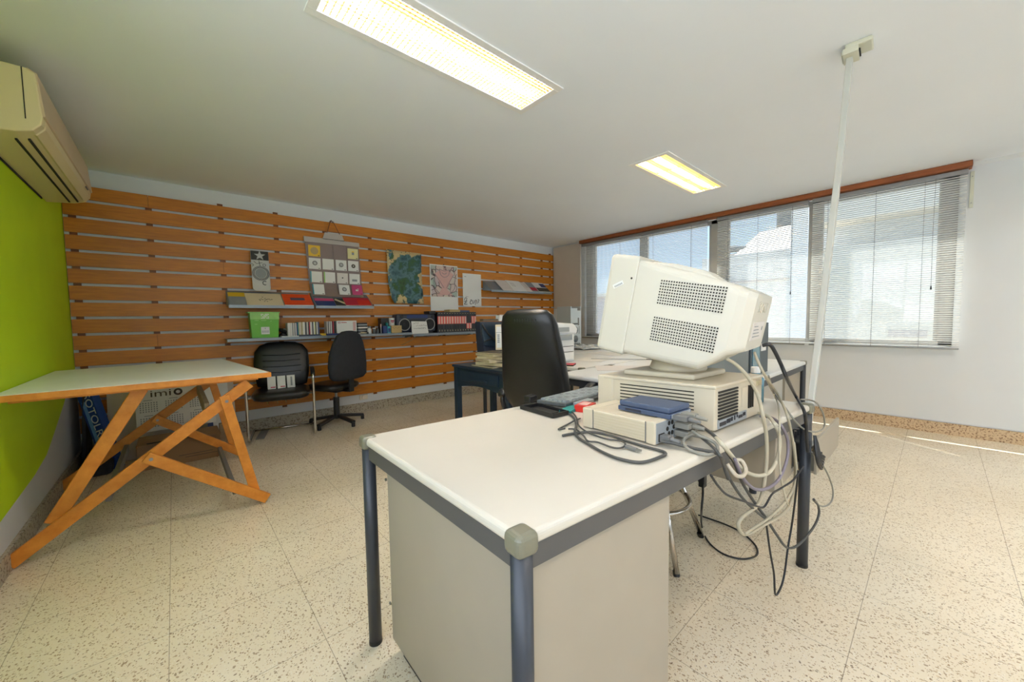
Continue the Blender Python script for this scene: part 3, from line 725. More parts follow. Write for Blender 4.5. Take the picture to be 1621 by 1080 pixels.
m.tube([(-.055, -.0065, .31), (-.03, -.0065, .285), (-.005, -.0065, .295), (.02, -.0065, .30)], .0022, 5); m.tube([(-.01, -.0065, .32), (-.005, -.0065, .275), (.0, -.0065, .262)], .0025, 5); m.tube([(-.075, -.0065, .285), (-.058, -.0065, .27), (-.072, -.0065, .255)], .0025, 5)
m.build('scribble_print', 'ink', t)

# ---------------------------------------------------------------- hanging organiser with disc sleeves
t = thing('hanging_organiser', 'grey hanging organiser with clear disc pockets and hanger bar', 'organiser', (1.47, YS, 1.42))
def oy(z): return YS - .012 - max(0, (1.62 - z)) ** 2 * 1.6
m = MB(); zz = [2.05, 1.95, 1.85, 1.75, 1.65, 1.58, 1.52, 1.47, 1.43]
for a, b in zip(zz, zz[1:]):
    sa = (2.05 - a) * .055; sb = (2.05 - b) * .055
    m.quad((1.150 + sa, oy(a), a), (1.742 + sa * .8, oy(a), a), (1.742 + sb * .8, oy(b), b), (1.150 + sb, oy(b), b))
    m.quad((1.150 + sa, oy(a) + .003, a), (1.150 + sb, oy(b) + .003, b), (1.742 + sb * .8, oy(b) + .003, b), (1.742 + sa * .8, oy(a) + .003, a))
m.build('backing_sheet', 'tarp', t, smooth=True)
MB().hexa([(1.140, YS - .022, 2.043), (1.757, YS - .022, 2.046), (1.757, YS - .008, 2.046), (1.140, YS - .008, 2.043)], [(1.138, YS - .022, 2.104), (1.751, YS - .022, 2.096), (1.751, YS - .008, 2.096), (1.138, YS - .008, 2.104)]).build('hanger_bar', 'vinyl', t, bevel=.003)
MB().poly([(1.334, 2.098), (1.573, 2.098), (1.548, 2.168), (1.36, 2.172)], 'y', YS - .03, YS - .024).build('hanger_handle', 'vinyl', t)
MB().box(1.335, 1.575, YS - .032, YS - .03, 2.094, 2.099).build('slit', 'slot', t)
m = MB(); m.tube([(1.385, YS - .027, 2.17), (1.425, YS - .03, 2.305), (1.44, YS - .03, 2.312), (1.46, YS - .03, 2.30), (1.525, YS - .027, 2.168)], .004, 6); m.build('hanging_cord', 'batten', t)
m = MB()
for xx in (1.29, 1.45, 1.60, 1.75): m.tube([(xx - .005 + (2.05 - z) * .05, oy(z) - .002, z) for z in zz[:-1]], .0018, 4)
for z in (1.87, 1.725, 1.585): m.tube([(1.155 + (2.05 - z) * .055, oy(z) - .002, z), (1.742 + (2.05 - z) * .04, oy(z) - .002, z)], .0025, 4)
m.build('pocket_seam', 'tarp', t)
m = MB(); m.cyl((1.432, YS, 2.308), (1.432, YS - .045, 2.312), .008, n=8); m.cyl((1.456, YS, 2.30), (1.456, YS - .04, 2.303), .006, n=8)
tag(m.build('wall_hook', 'steel'), 'small steel hook holding the organiser at the cladding top', 'hook')
sl = {'yellow disc sleeve in the top pocket beneath the hanger bar': (1.243, 1.95, 'yellow', 'sun'),
      'pale yellow disc sleeve alone at the far end of top row': (1.673, 1.957, 'paleyellow', 'square'),
      'white disc sleeve with a grey ring, beneath the yellow one': (1.243, 1.806, 'paper', 'ring'),
      'plain white disc sleeve, second pocket of the second row': (1.386, 1.808, 'paper', None),
      'white disc sleeve with a brown ring, third of second row': (1.531, 1.808, 'paper', 'ringb'),
      'white disc sleeve with a solid dark disc print, end of second row': (1.673, 1.81, 'paper', 'disc'),
      'white disc sleeve with a light blue edge, first of third row': (1.252, 1.654, 'paper', 'edge'),
      'white disc sleeve with a mint edge, second of third row': (1.396, 1.656, 'paper', 'edge2'),
      'pinkish white disc sleeve with one small dot, third row': (1.541, 1.655, 'leadwhite', 'dot'),
      'white disc sleeve with a faint grey patch, end of third row': (1.682, 1.655, 'paper', 'patch'),
      'white disc sleeve in the bottom row, farthest toward green wall': (1.262, 1.511, 'paper', 'edge'),
      'white disc sleeve with a dark ring in the bottom row': (1.548, 1.517, 'paper', 'ring'),
      'pink disc sleeve with a white logo in the bottom corner': (1.698, 1.52, 'pink', 'logo')}
for lab, (x, z, col, deco) in sl.items():
    y = oy(z) - .0055
    t = thing('disc_sleeve', lab, 'disc sleeve', (x, y, z - .062), group='disc sleeves in the organiser pockets')
    ti = .0 if z > 1.6 else -.28
    F = lambda: MB().at((x, y - (0 if ti == 0 else .012), z), rx=ti)
    F().box(-.062, .062, -.0012, .0012, -.062, .062).build('card', col, t)
    F().box(.035, .053, -.0018, -.0012, -.056, -.049).build('logo_patch', 'ink', t)
    if deco in ('ring', 'ringb'):
        m = F(); m.ring((0, -.0014, .005), .022, .0035, 'y', 24, 5); m.ring((0, -.0014, .005), .011, .0022, 'y', 18, 5); m.build('ring_print', 'ink' if deco == 'ring' else 'oldcover', t)
    elif deco == 'disc':
        F().disc((0, -.0016, 0), .024, 'y', .001, 24).build('disc_print', 'oldcover', t); F().disc((0, -.0022, 0), .007, 'y', .0006, 16).build('centre_print', 'paper', t)
    elif deco in ('edge', 'edge2'):
        F().box(-.062, -.05, -.0017, -.0012, -.062, .062).build('edge_stripe', 'cyan' if deco == 'edge' else 'greenlight', t)
    elif deco == 'dot':
        F().disc((0, -.0016, .005), .008, 'y', .001, 14).build('dot_print', 'ink', t)
    elif deco == 'patch':
        F().box(-.03, .03, -.0017, -.0012, -.03, -.005).build('patch_print', 'inkgrey', t)
    elif deco == 'square':
        F().box(-.014, .014, -.0017, -.0012, -.012, .03).build('square_print', 'inkgrey', t); F().box(-.014, .014, -.0022, -.0017, .018, .03).build('square_top', 'yellow', t)
    elif deco == 'sun':
        F().disc((0, -.0016, 0), .042, 'y', .001, 12).build('sun_print', 'tan', t)
    elif deco == 'logo':
        m = F(); m.box(-.018, -.004, -.0017, -.0012, -.015, .005); m.box(-.001, .012, -.0017, -.0012, -.015, .002); m.box(.0, .02, -.0017, -.0012, .008, .014); m.build('logo_print', 'paper', t)

# ---------------------------------------------------------------- posters
t = thing('teal_poster', 'curling teal and sand poster like a map on the slats', 'poster', (2.36, YS, 1.36))
m = MB(); nz = 10; rows = []
for j in range(nz + 1):
    q = j / nz; z = 2.063 - .695 * q
    cur = .045 * max(0, q - .55) ** 1.5 * 2
    xl = 2.098 + .012 * q + (.055 if q > .93 else .02 * max(0, q - .6) / .3); xr = 2.598 + .01 * q
    rows.append([(xl + (xr - xl) * i / 6, YS - .004 - cur - (.012 + .02 * q) * (1 - i / 6) ** 3, z - (.004 * i / 6)) for i in range(7)])
vs = [p for r in rows for p in r]; fs = [(j * 7 + i, j * 7 + i + 1, (j + 1) * 7 + i + 1, (j + 1) * 7 + i) for j in range(nz) for i in range(6)]
m.add([(p[0] - 2.36, p[1] - YS, p[2] - 1.71) for p in vs], fs)
o = m.build('printed_sheet', 'map_art', t, smooth=True, local=True); o.location = (0, 0, .35)
so = o.modifiers.new('thick', 'SOLIDIFY'); so.thickness = .0015
t = thing('wall_calendar', 'long calendar with a pink and pastel swirl picture above blank paper', 'calendar', (2.96, YS, 1.27))
MB().box(2.727, 3.19, YS - .006, YS - .001, 1.272, 1.93).build('sheet', 'paper', t)
MB().box(2.742, 3.176, YS - .0072, YS - .006, 1.475, 1.915).at((0, 0, 0)).build('picture', 'swirl', t)
m = MB(); m.poly([(2.80, 1.80), (2.90, 1.86), (3.02, 1.86), (3.12, 1.80), (3.06, 1.70), (3.0, 1.58), (3.10, 1.50), (2.85, 1.50), (2.92, 1.60), (2.86, 1.70)], 'y', YS - .0082, YS - .0072); m.build('pink_shape', 'pinklight', t)
m = MB()
for pts in ([(2.88, 1.87), (2.96, 1.845), (3.05, 1.87)], [(2.88, 1.87), (2.90, 1.79), (2.96, 1.755), (3.03, 1.79), (3.05, 1.87)], [(2.80, 1.80), (2.88, 1.70), (2.95, 1.60)], [(3.12, 1.80), (3.05, 1.70), (2.99, 1.60)], [(2.78, 1.72), (2.80, 1.60), (2.88, 1.52)], [(3.13, 1.70), (3.13, 1.60), (3.02, 1.50)], [(2.92, 1.82), (2.96, 1.80), (3.0, 1.82)]):
    m.tube(spline([(x, YS - .0085, z) for x, z in pts], 4), .004, 4)
m.build('outline_print', 'cpurple', t)
MB().cyl((2.955, YS - .002, 1.935), (2.955, YS - .014, 1.935), .007, n=8).build('pin', 'ink', t)
t = thing('white_poster', 'narrow white poster with a black handwritten line at the bottom', 'poster', (3.45, YS, 1.34))
MB().box(3.281, 3.624, YS - .005, YS - .001, 1.343, 1.838).build('sheet', 'paper', t)
m = MB(); H = lambda pts: m.tube(spline([(3.45 + a * .135, YS - .0055, 1.415 + b * .14) for a, b in pts], 4), .0048, 4)
H([(-1.1, .15), (-.95, .4), (-.75, .3), (-.95, -.1), (-1.1, -.3), (-.7, -.3)]); H([(-1.15, .0), (-.7, .05)]); H([(-1.0, -.15), (-.75, -.1)])
H([(-.85, .55), (-.8, .5)]); H([(-.65, .55), (-.6, .5)])
H([(-.3, .15), (-.15, .2), (-.1, .1), (-.3, 0), (-.3, -.25), (-.05, -.25)]); H([(.05, .15), (.08, -.2), (.25, -.1), (.3, .15)]); H([(.4, -.35), (.42, .1), (.5, .2), (.6, .1), (.65, -.25)]); H([(.78, .25), (.95, .2), (.85, 0), (.85, -.15)]); H([(.85, -.3), (.86, -.32)])
m.build('handwriting', 'ink', t)
MB().box(3.31, 3.345, YS - .0056, YS - .005, 1.785, 1.795).build('small_print', 'inkgrey', t)
# ---------------------------------------------------------------- long shelf and what stands on it
ZL, ZR = .985, .964
def wall_shelf(x0, x1, z, label, joint):
    t = thing('wall_shelf', label, 'shelf', ((x0 + x1) / 2, YS, z - .03))
    MB().box(x0, x1, 4.532, YS - .001, z - .004, z - .0005).build('shelf_plate', 'shelf', t)
    MB().box(x0, x1, 4.528, 4.532, z - .030, z - .0005).build('front_edge', 'shelf', t, bevel=.0015)
    for x in (x0 + .012, (x0 + x1) / 2, x1 - .012):
        MB().poly([(4.56, z - .006), (YS - .001, z - .006), (YS - .001, z - .06), (4.60, z - .028)], 'x', x - .002, x + .002).build('bracket', 'shelf', t)
wall_shelf(.378, 2.305, ZL, 'long grey wall shelf on the slats above the two black chairs', 0)
wall_shelf(2.315, 3.362, ZR, 'shorter grey wall shelf carrying the radio and the black volumes', 0)
m = MB(); m.tube([(2.385, 4.55, .935), (2.33, 4.60, .88), (2.262, 4.765, .812)], .004, 5)
tag(m.build('hanging_string', 'tan'), 'short tan string hanging beneath the joint of the shelves', 'string')

t = thing('storage_box', 'lime green box with white label and pale overhanging lid', 'box', (.697, 4.62, ZL))
MB().hexa([(.583, 4.57, ZL), (.812, 4.57, ZL), (.812, 4.70, ZL), (.583, 4.70, ZL)], [(.572, 4.565, 1.236), (.826, 4.565, 1.236), (.826, 4.70, 1.236), (.572, 4.70, 1.236)]).build('body', 'greenbox', t)
MB().box(.573, .825, 4.562, 4.5645, 1.172, 1.236).build('pale_band', 'greenlight', t)
MB().box(.556, .832, 4.555, 4.70, 1.236, 1.248).build('lid', 'greenlight', t, bevel=.002)
m = MB(); m.box(.662, .735, 4.565, 4.568, 1.02, 1.095); m.build('label', 'paper', t)
m = MB(); random.seed(2)
for i in range(14): x = .668 + (i % 7) * .009; z = 1.05 - .012 * (i // 7); m.box(x, x + .006, 4.5642, 4.565, z, z + .007)
m.box(.695, .702, 4.5642, 4.565, 1.075, 1.085); m.build('label_print', 'inkgrey', t)
m = MB()
for i in range(6):
    for j in range(4):
        if (i * 3 + j * 5) % 4 != 1: m.box(.665 + i * .012, .674 + i * .012, 4.5605, 4.562, 1.18 + j * .013, 1.189 + j * .013)
m.build('pattern_print', 'paper', t)
m = MB()
for x, z, w in ((.61, 1.158, .035), (.665, 1.157, .045), (.745, 1.15, .012), (.61, 1.12, .022)): m.box(x, x + w, 4.5625, 4.5655, z, z + .008)
m.build('line_print', 'greenlight', t)

def lump(name, label, cat, x, y, z, pts, r, mat):
    m = MB(); m.tube(spline([(x + a, y + b, z + c) for a, b, c in pts], 5), r, 6); return tag(m.build(name, mat), label, cat)
lump('coiled_cable', 'tangle of black cable between green box and disc row', 'cable', .86, 4.64, ZL + .012, [(-.035, 0, 0), (0, .03, .02), (.035, 0, .04), (0, -.03, .06), (-.03, .01, .07), (.02, .02, .03), (.04, -.02, .0), (-.01, -.03, .02)], .012, 'cblack')
t = tag(MB().box(.84, 1.0, 4.56, 4.70, ZL, ZL + .009).build('booklet', 'paper'), 'white booklet lying flat under the black cable tangle', 'booklet')
t = tag(MB().box(1.0, 1.225, 4.555, 4.70, ZL, ZL + .009).build('booklet', 'blueplastic'), 'blue booklet lying flat under the long disc row', 'booklet')
t = tag(MB().box(.985, 1.215, 4.56, 4.70, ZL + .0095, ZL + .0165).build('booklet', 'black'), 'black booklet on the blue one, right under the discs', 'booklet')
t = tag(MB().box(1.215, 1.275, 4.57, 4.66, ZL + .001, ZL + .022).build('small_box', 'yellow'), 'small yellow box between the two disc rows', 'box')
t = tag(MB().box(1.282, 1.61, 4.553, 4.70, ZL, ZL + .02).build('flat_case', 'darkblue'), 'flat dark blue case under the white carton and few discs', 'case')
random.seed(11)
cols = ['paper', 'darkblue', 'inkgrey', 'black', 'paleyellow', 'oldcover', 'navyfab', 'leadwhite', 'paper', 'oldpaper', 'crimson', 'teal', 'inkgrey', 'paper']
cdmats = {}
def disc_case(x, z, mat, label, group, h=.137):
    if mat not in cdmats:
        cdmats[mat] = MB().box(-.0047, .0047, 0, .11, 0, .137).build('disc_case', mat)
        o = cdmats[mat]
    else:
        o = cdmats[mat].copy(); COL.objects.link(o)
    o.location = (x, 4.575 + random.uniform(0, .006), z); tag(o, label, 'disc case', group); return o
for i in range(30):
    disc_case(.907 + i * .0103, ZL + (.017 if i > 8 else .0095), random.choice(cols), 'upright disc case in the long row beside the green box', 'disc cases in the long row')
for i, c in enumerate(['leadwhite', 'black', 'paper', 'inkgrey', 'paper', 'black', 'crimson', 'oldcover', 'black']):
    disc_case(1.295 + i * .0103, ZL + .0205, c, 'upright disc case in the short row beside the white carton', 'disc cases in the short row', )
t = thing('carton', 'white carton with a small red square logo above the task chair', 'box', (1.5, 4.62, ZL + .02))
MB().box(1.389, 1.612, 4.56, 4.68, ZL + .0205, 1.147).build('box_body', 'paper', t, bevel=.001)
m = MB()
m.box(1.405, 1.43, 4.5585, 4.5598, 1.117, 1.121); m.box(1.405, 1.43, 4.5585, 4.5598, 1.131, 1.135); m.box(1.405, 1.409, 4.5585, 4.5598, 1.121, 1.131); m.box(1.426, 1.43, 4.5585, 4.5598, 1.121, 1.131); m.box(1.44, 1.50, 4.5585, 4.5598, 1.123, 1.130)
m.build('logo_print', 'crimson', t)
MB().box(1.57, 1.60, 4.5585, 4.5598, 1.03, 1.135).build('figure_print', 'pinklight', t)
MB().box(1.53, 1.61, 4.5583, 4.5598, 1.012, 1.022).build('line_print', 'darkblue', t)
zz = ZL
for i, c in enumerate(['paper', 'black', 'inkgrey', 'black', 'paper', 'black', 'inkgrey', 'black']):
    h = .0165
    t = MB().box(1.645 + .002 * (i % 3), 1.757 - .003 * (i % 2), 4.61, 4.75, zz, zz + h).build('flat_box', c)
    tag(t, ['lowest, white', 'second, black', 'third, grey', 'fourth, black', 'fifth, white', 'sixth, black', 'seventh, grey', 'topmost, black'][i] + ' thin box of the striped pile beside the carton', 'box', 'thin boxes in the striped pile'); zz += h + .0004
def bottle(name, label, x, y, r, h, mat, capmat, z=ZL, neck=.5):
    t = thing(name, label, 'bottle', (x, y, z), group=None)
    MB().lathe([(r * .9, 0), (r, .004), (r, h * .68), (r * neck, h * .8), (r * neck, h * .84)], 16, (x, y, z)).build('vessel', mat, t, smooth=True)
    MB().lathe([(r * neck * 1.1, h * .84), (r * neck * 1.1, h)], 14, (x, y, z)).build('cap', capmat, t)
bottle('bottle', 'squat white bottle in front of the striped pile', 1.77, 4.585, .024, .085, 'paper', 'inkgrey')
bottle('jar', 'first small grey glass jar beside the white bottle', 1.83, 4.59, .02, .07, 'grille', 'paper', neck=.85)
bottle('jar', 'small grey glass jar nearer the pink marker', 1.873, 4.59, .018, .062, 'grille', 'black', neck=.85)
t = thing('tube', 'cream paint tube lying before the striped pile', 'tube', (1.69, 4.57, ZL))
MB().cyl((1.66, 4.575, ZL + .014), (1.73, 4.565, ZL + .014), .013, .006, 12).build('barrel', 'oldpaper', t); MB().cyl((1.73, 4.565, ZL + .014), (1.75, 4.562, ZL + .014), .007, n=10).build('cap', 'black', t)
t = thing('marker', 'upright pink and grey marker beside the blue box', 'marker', (1.912, 4.58, ZL))
MB().cyl((1.912, 4.58, ZL), (1.912, 4.58, ZL + .075), .008, n=10).build('barrel', 'inkgrey', t); MB().cyl((1.912, 4.58, ZL + .075), (1.912, 4.58, ZL + .115), .0075, n=10).build('cap', 'pinklight', t)
t = thing('pen_cup', 'square black cup behind the blue box', 'cup', (1.985, 4.67, ZL))
m = MB()
for a, b, c, d in ((1.935, 1.94, 4.62, 4.72), (2.03, 2.035, 4.62, 4.72), (1.94, 2.03, 4.62, 4.625), (1.94, 2.03, 4.715, 4.72)): m.box(a, b, c, d, ZL, 1.175)
m.box(1.935, 2.035, 4.62, 4.72, ZL, ZL + .005); m.build('cup_body', 'black', t)
t = thing('small_carton', 'small blue and cyan carton on the shelf before the black cup', 'box', (1.98, 4.58, ZL))
MB().box(1.932, 1.985, 4.56, 4.61, ZL, 1.075).build('blue_half', 'darkblue', t); MB().box(1.985, 2.028, 4.555, 4.61, ZL, 1.07).build('cyan_half', 'cyan', t)
MB().box(1.993, 2.022, 4.5535, 4.555, ZL + .012, 1.045).build('label', 'darkblue', t)
bottle('bottle', 'little teal glass bottle standing on the blue carton', 1.99, 4.582, .017, .05, 'teal', 'grille', z=1.0755)
t = thing('ink_box', 'tan box lying under the white mug', 'box', (2.1, 4.575, ZL))
MB().box(2.035, 2.172, 4.55, 4.625, ZL, 1.078).build('box_body', 'tan', t, bevel=.002)
m = MB()
for i in range(5): m.box(2.05 + i * .02, 2.058 + i * .02, 4.5488, 4.55, 1.05 - .01 * (i % 2), 1.056 - .01 * (i % 2))
m.build('print', 'oldcover', t)
t = thing('mug', 'white mug with a red and pink print on the tan box', 'mug', (2.10, 4.66, ZL))
MB().box(2.03, 2.16, 4.627, 4.72, ZL, 1.075).build('stand_box', 'oldpaper', t)
MB().lathe([(.034, .0), (.038, .004), (.04, .1), (.037, .1), (.034, .01)], 24, (2.087, 4.662, 1.0755)).build('vessel', 'paper', t, smooth=True)
m = MB(); m.ring((2.137, 4.655, 1.125), .028, .006, 'y', 20, 6, -1.75, 1.75); m.build('handle', 'paper', t, smooth=True)
m = MB(); m.box(2.062, 2.105, 4.6195, 4.625, 1.13, 1.145); m.box(2.068, 2.098, 4.6195, 4.625, 1.115, 1.124); m.build('print', 'crimson', t)

# radio
t = thing('portable_radio', 'dark portable radio with two round speakers on the shelf', 'radio', (2.40, 4.66, ZR))
BX0, BX1, BZ0, BZ1, BY = 2.128, 2.69, ZL + .002, 1.222, 4.60
MB().box(BX0, BX1, BY, BY + .14, BZ0, BZ1).build('casing', 'navygrey', t, bevel=.018, seg=3)
for x in (2.235, 2.60):
    m = MB(); m.disc((x, BY - .002, 1.085), .075, 'y', .006, 28); cone = m.build('speaker', 'cone', t)
    MB().ring((x, BY - .006, 1.085), .075, .006, 'y', 30, 6).build('trim_ring', 'alu', cone, smooth=True)
    MB().disc((x, BY - .006, 1.085), .018, 'y', .006, 16).build('dust_cap', 'black', cone)
for x in (2.20, 2.645): MB().disc((x, BY - .003, 1.19), .022, 'y', .008, 18).build('knob', 'black', t)
MB().box(2.27, 2.57, BY - .004, BY - .0005, 1.17, 1.21).build('tuner_panel', 'darkblue', t)
MB().box(2.31, 2.53, BY - .004, BY - .0005, 1.02, 1.15).build('cassette_door', 'black', t)
# its far end stands on the lower board: feet make up the step
m = MB(); m.box(2.34, 2.66, 4.62, 4.72, ZR, BZ0 + .003); m.build('foot', 'black', t)
t = thing('note_card', 'white card with handwriting leaning on the radio', 'card', (2.42, 4.55, ZR))
C_ = lambda: MB().at((2.432, 4.548, ZR + .001), rx=-.16)
C_().hexa([(-.122, -.001, 0), (.120, -.001, 0), (.120, .001, 0), (-.122, .001, 0)], [(-.115, -.001, .165), (.107, -.001, .16), (.107, .001, .16), (-.115, .001, .165)]).build('sheet', 'paper', t)
m = C_(); random.seed(4)
for z, xs_ in ((.14, (-.085, -.01)), (.105, (-.05, .09)), (.068, (-.09, .09))):
    x = xs_[0]
    while x < xs_[1]:
        w = random.uniform(.012, .03); p = [(x, -.0018, z)]
        for k in range(5): p.append((x + w * (k + 1) / 5, -.0018, z + random.uniform(-.009, .011)))
        m.tube(p, .0016, 4); x += w + .007
m.build('handwriting', 'ink', t)
# black volumes with red bands
def volume(low):
    t = thing('book', '', 'book', (0, 0, 0), group=None)
    w = .0205
    MB().box(-w, w, .006, .19, .002, .282).build('pages', 'oldpaper', t)
    m = MB()
    n = 6
    pr = [(-w - .0015, .02)] + [(-w - .0015 + (2 * w + .003) * i / n, -.006 * sin(pi * i / n)) for i in range(n + 1)] + [(w + .0015, .02)]
    m.poly(pr, 'z', 0, .285); m.box(-w - .0015, -w, .006, .19, 0, .285); m.box(w, w + .0015, .006, .19, 0, .285)
    c = m.build('cover', 'bookblack', t)
    z0, z1 = (.045, .125) if low else (.118, .225)
    pr2 = [(a, b - .0012) for a, b in pr[1:-1]]
    MB().poly(pr2 + [(w + .002, .004), (-w - .002, .004)], 'z', z0, z1).build('red_band', 'bookred', c)
    MB().poly([(-.010, -.0082), (.012, -.0078), (.012, -.003), (-.010, -.003)], 'z', z0 + .004, z1 - .004).build('foil_title', 'bookpink', c)
    for z in (.018, .03, .262): MB().box(-.006, .008, -.0076, -.003, z, z + .006).build('foil_mark', 'oldpaper', c)
    return t
va, vb = volume(False), volume(True)
first = {False: va, True: vb}; used = {}
for i in range(15):
    low = i in (11, 12)
    lab = 'black volume with its red band set low, third or fourth from the row end' if low else 'black volume with a high red band in the row by the radio'
    loc = (2.735 + i * .0437, 4.578 + (.004 if i % 3 else 0), ZR + .0005)
    if low not in used:
        r = first[low]; r.location = loc; r['label'] = lab; used[low] = 1
    else:
        r = dup(first[low], loc, label=lab)
    r['group'] = 'low banded volumes' if low else 'high banded volumes'
t = tag(MB().box(2.60, 2.70, 4.60, 4.75, 1.225, 1.262).build('black_box', 'black', bevel=.003), 'flat black box lying on the radio against the first volume', 'box')
t = tag(MB().box(2.92, 3.10, 4.60, 4.74, 1.2505, 1.285).build('flat_carton', 'tan'), 'flat greyish tan carton lying on the volumes', 'box')
t = tag(MB().box(3.105, 3.27, 4.60, 4.73, 1.2505, 1.275).build('flat_carton', 'blueplastic'), 'flat blue carton lying on the volumes at the window end', 'box')
t = thing('paperback', 'cyan and white paperback after the last black volume', 'book', (3.375, 4.65, ZR))
MB().box(3.375 - .012, 3.375 + .012, 4.59, 4.72, ZR + .0005, 1.13).build('book_block', 'cyan', t); MB().box(3.375 - .0125, 3.375 + .0125, 4.5885, 4.5902, 1.0, 1.06).build('spine_label', 'paper', t)

o = MB().at((.62, 4.53, 0), rz=-.28).box(-.035, .035, -.16, .16, 0.0005, .008).build('floor_strip', 'plug'); tag(o, 'dark grey strip lying on the floor by the visitor chair foot', 'strip')
# socket low on the wall
t = thing('wall_socket', 'round ivory socket low on the wall by the task chair', 'socket', (1.76, YB - .0185, .20))
MB().box(1.70, 1.80, YB - .016, YB - .0005, .15, .21).build('plate', 'socket', t, bevel=.006)
MB().cyl((1.75, YB - .016, .182), (1.75, YB - .028, .182), .026, n=20).build('insert', 'socket', t)

# ================================================================ DRAWING TABLE
BX = 'beech'
t = thing('drawing_table', 'large white drawing board on orange beech trestles by the green wall', 'table', (-.1, 3.45, 0))
zt = .828
m = MB(); m.hexa([(XG + .012, 2.785, zt - .026), (.43, 2.785, zt - .026), (.30, 4.16, zt - .026), (XG + .012, 4.03, zt - .026)], [(XG + .012, 2.785, zt), (.43, 2.785, zt), (.30, 4.16, zt), (XG + .012, 4.03, zt)])
m.build('tabletop', 'board', t)
m = MB(); z0, z1 = zt - .032, zt - .002
for a, b in (((XG + .012, 2.778), (.435, 2.778)), ((.437, 2.776), (.306, 4.166)), ((.304, 4.166), (XG + .012, 4.036))): m.bar((*a, (z0 + z1) / 2), (*b, (z0 + z1) / 2), .014, z1 - z0)
m.build('edge_band', BX, t, bevel=.002)
def trestle(y, back):
    w, th = .062, .024
    s = 1 if not back else 1
    MB().bar((-.630, y, .030), (.335, y, .765), th, w, (0, 0, 1)).build('diagonal_beam', BX, t, bevel=.003)
    MB().bar((-.492, y + .026, .165), (-.148, y + .026, .79), th, w, (1, 0, 0)).build('leg', BX, t, bevel=.003)
    MB().bar((.205, y - .026, .705), (.337, y - .026, .055), th, .05, (1, 0, 0)).build('leg', BX, t, bevel=.003)
    MB().bar((-.145, y - .0515, .43), (.392, y - .0515, .026), th, .058, (0, 0, 1)).build('brace', BX, t, bevel=.003)
    MB().box(XG + .05, .38, y - .02, y + .02, .782, zt - .027).build('top_rail', BX, t)
    m = MB()
    for x, z, d in ((-.125, .415, .068), (.215, .672, .043)): m.cyl((x, y - d, z), (x, y - .02, z), .009, n=10)
    m.build('bolt', 'steel', t)
trestle(2.845, False); trestle(3.96, True)
for x, z, mt, h in ((.125, .62, 'shade_wood', .09), (-.30, .235, 'plug', .05), (.235, .10, 'plug', .05)):
    MB().box(x - .012, x + .012, 2.872, 3.934, z - h / 2, z + h / 2).build('stretcher', mt, t, bevel=.002)

# ---------------------------------------------------------------- under the drawing table
t = thing('blue_roll_carton', 'slim blue carton with white vertical lettering leaning in the corner', 'carton', (-.45, 4.5, 0))
a = Vector((-.40, 4.30, .0)); b = Vector((-.565, 4.52, .715)); ax = (b - a).normalized(); ux = Vector((0.78, -.62, 0)); ux = (ux - ax * ux.dot(ax)).normalized(); un = ux.cross(ax).normalized()
if un.y > 0: un = -un; 
F = lambda: MB().frame(a + (b - a) / 2, ux, un, ax)
L_ = (b - a).length / 2
F().box(-.053, .053, -.03, .03, -L_, L_).build('carton_body', 'blueprint', t, bevel=.003)
F().box(-.035, -.01, .0302, .0312, -L_ * .9, L_ * .5).build('streak_print', 'lightblue', t)
Mx = Matrix((-ax, -ux if (-ax).cross(-ux).dot(un) > 0 else ux, un)).transposed().to_4x4(); Mx.translation = a + (b - a) * .55 + un * .0306 + ux * .012
text_mesh('lettering', 'USOTOLRAM', .075, .0006, 'paper', t, Mx, sx=1.25)
t = thing('poster_board', 'white calendar sheet with small month columns leaning under the table', 'calendar', (-.05, 4.44, .0))
P_ = lambda: MB().at((-.01, 4.40, .212), rx=-.10)
P_().box(-.26, .26, -.002, .002, .02, .46).build('sheet', 'paper', t)
for cx in (-.19, -.03, .13):
    for cz in (.22, .09):
        m = P_()
        m.box(cx - .02, cx + .035, -.0035, -.002, cz + .062, cz + .067)
        for i in range(7):
            for j in range(5): m.box(cx - .045 + i * .017, cx - .037 + i * .017, -.0032, -.002, cz - .035 + j * .018, cz - .025 + j * .018)
        m.build('month_print', 'inkgrey', t)
text_mesh('lettering', 'imi', .085, .0008, 'oldcover', t, Matrix.Translation((-.01, 4.40, .212)) @ Matrix.Rotation(-.10, 4, 'X') @ Matrix.Translation((-.10, -.004, .335)) @ Matrix.Rotation(pi / 2, 4, 'X'), sx=1.4)
m = P_(); m.ring((.012, -.004, .335), .022, .008, 'y', 20, 5); m.build('emblem', 'oldcover', t)
t = thing('cardboard_box', 'brown cardboard box under the drawing table', 'box', (0, 4.2, 0))
MB().box(-.26, .255, 4.07, 4.37, 0, .205).build('carton_body', 'cardboard', t, bevel=.003)
m = MB()
for x0, x1, z in ((-.02, .20, .065), (.02, .23, .045)): m.box(x0, x1, 4.068, 4.07, z, z + .004)
m.build('fold_line', 'oldcover', t)
m = MB(); m.box(-.26, .255, 4.02, 4.07, .203, .208); m.build('flap', 'cardboard', t)
o = MB().at((.285, 4.56, .0), rx=-.20).box(-.085, .085, -.008, .008, .015, .60).build('leaning_board', 'paper'); tag(o, 'white board leaning on the slats beneath the table end', 'board')
o = MB().at((.215, 4.50, .0), rx=-.2).box(-.02, .02, -.02, .02, .0, .30).build('blue_tube', 'darkblue'); tag(o, 'short dark blue tube beside the cardboard box', 'tube')
o = MB().at((.375, 4.60, .0), rx=-.20).box(-.045, .045, -.01, .01, .008, .58).build('narrow_board', 'beige'); tag(o, 'narrow beige board leaning on the slats by the visitor chair', 'board')
o = MB().box(.27, .325, 4.38, 4.44, 0, .21).build('wood_block', 'shade_wood', bevel=.004); tag(o, 'upright pale wood block beside the cardboard box', 'block')
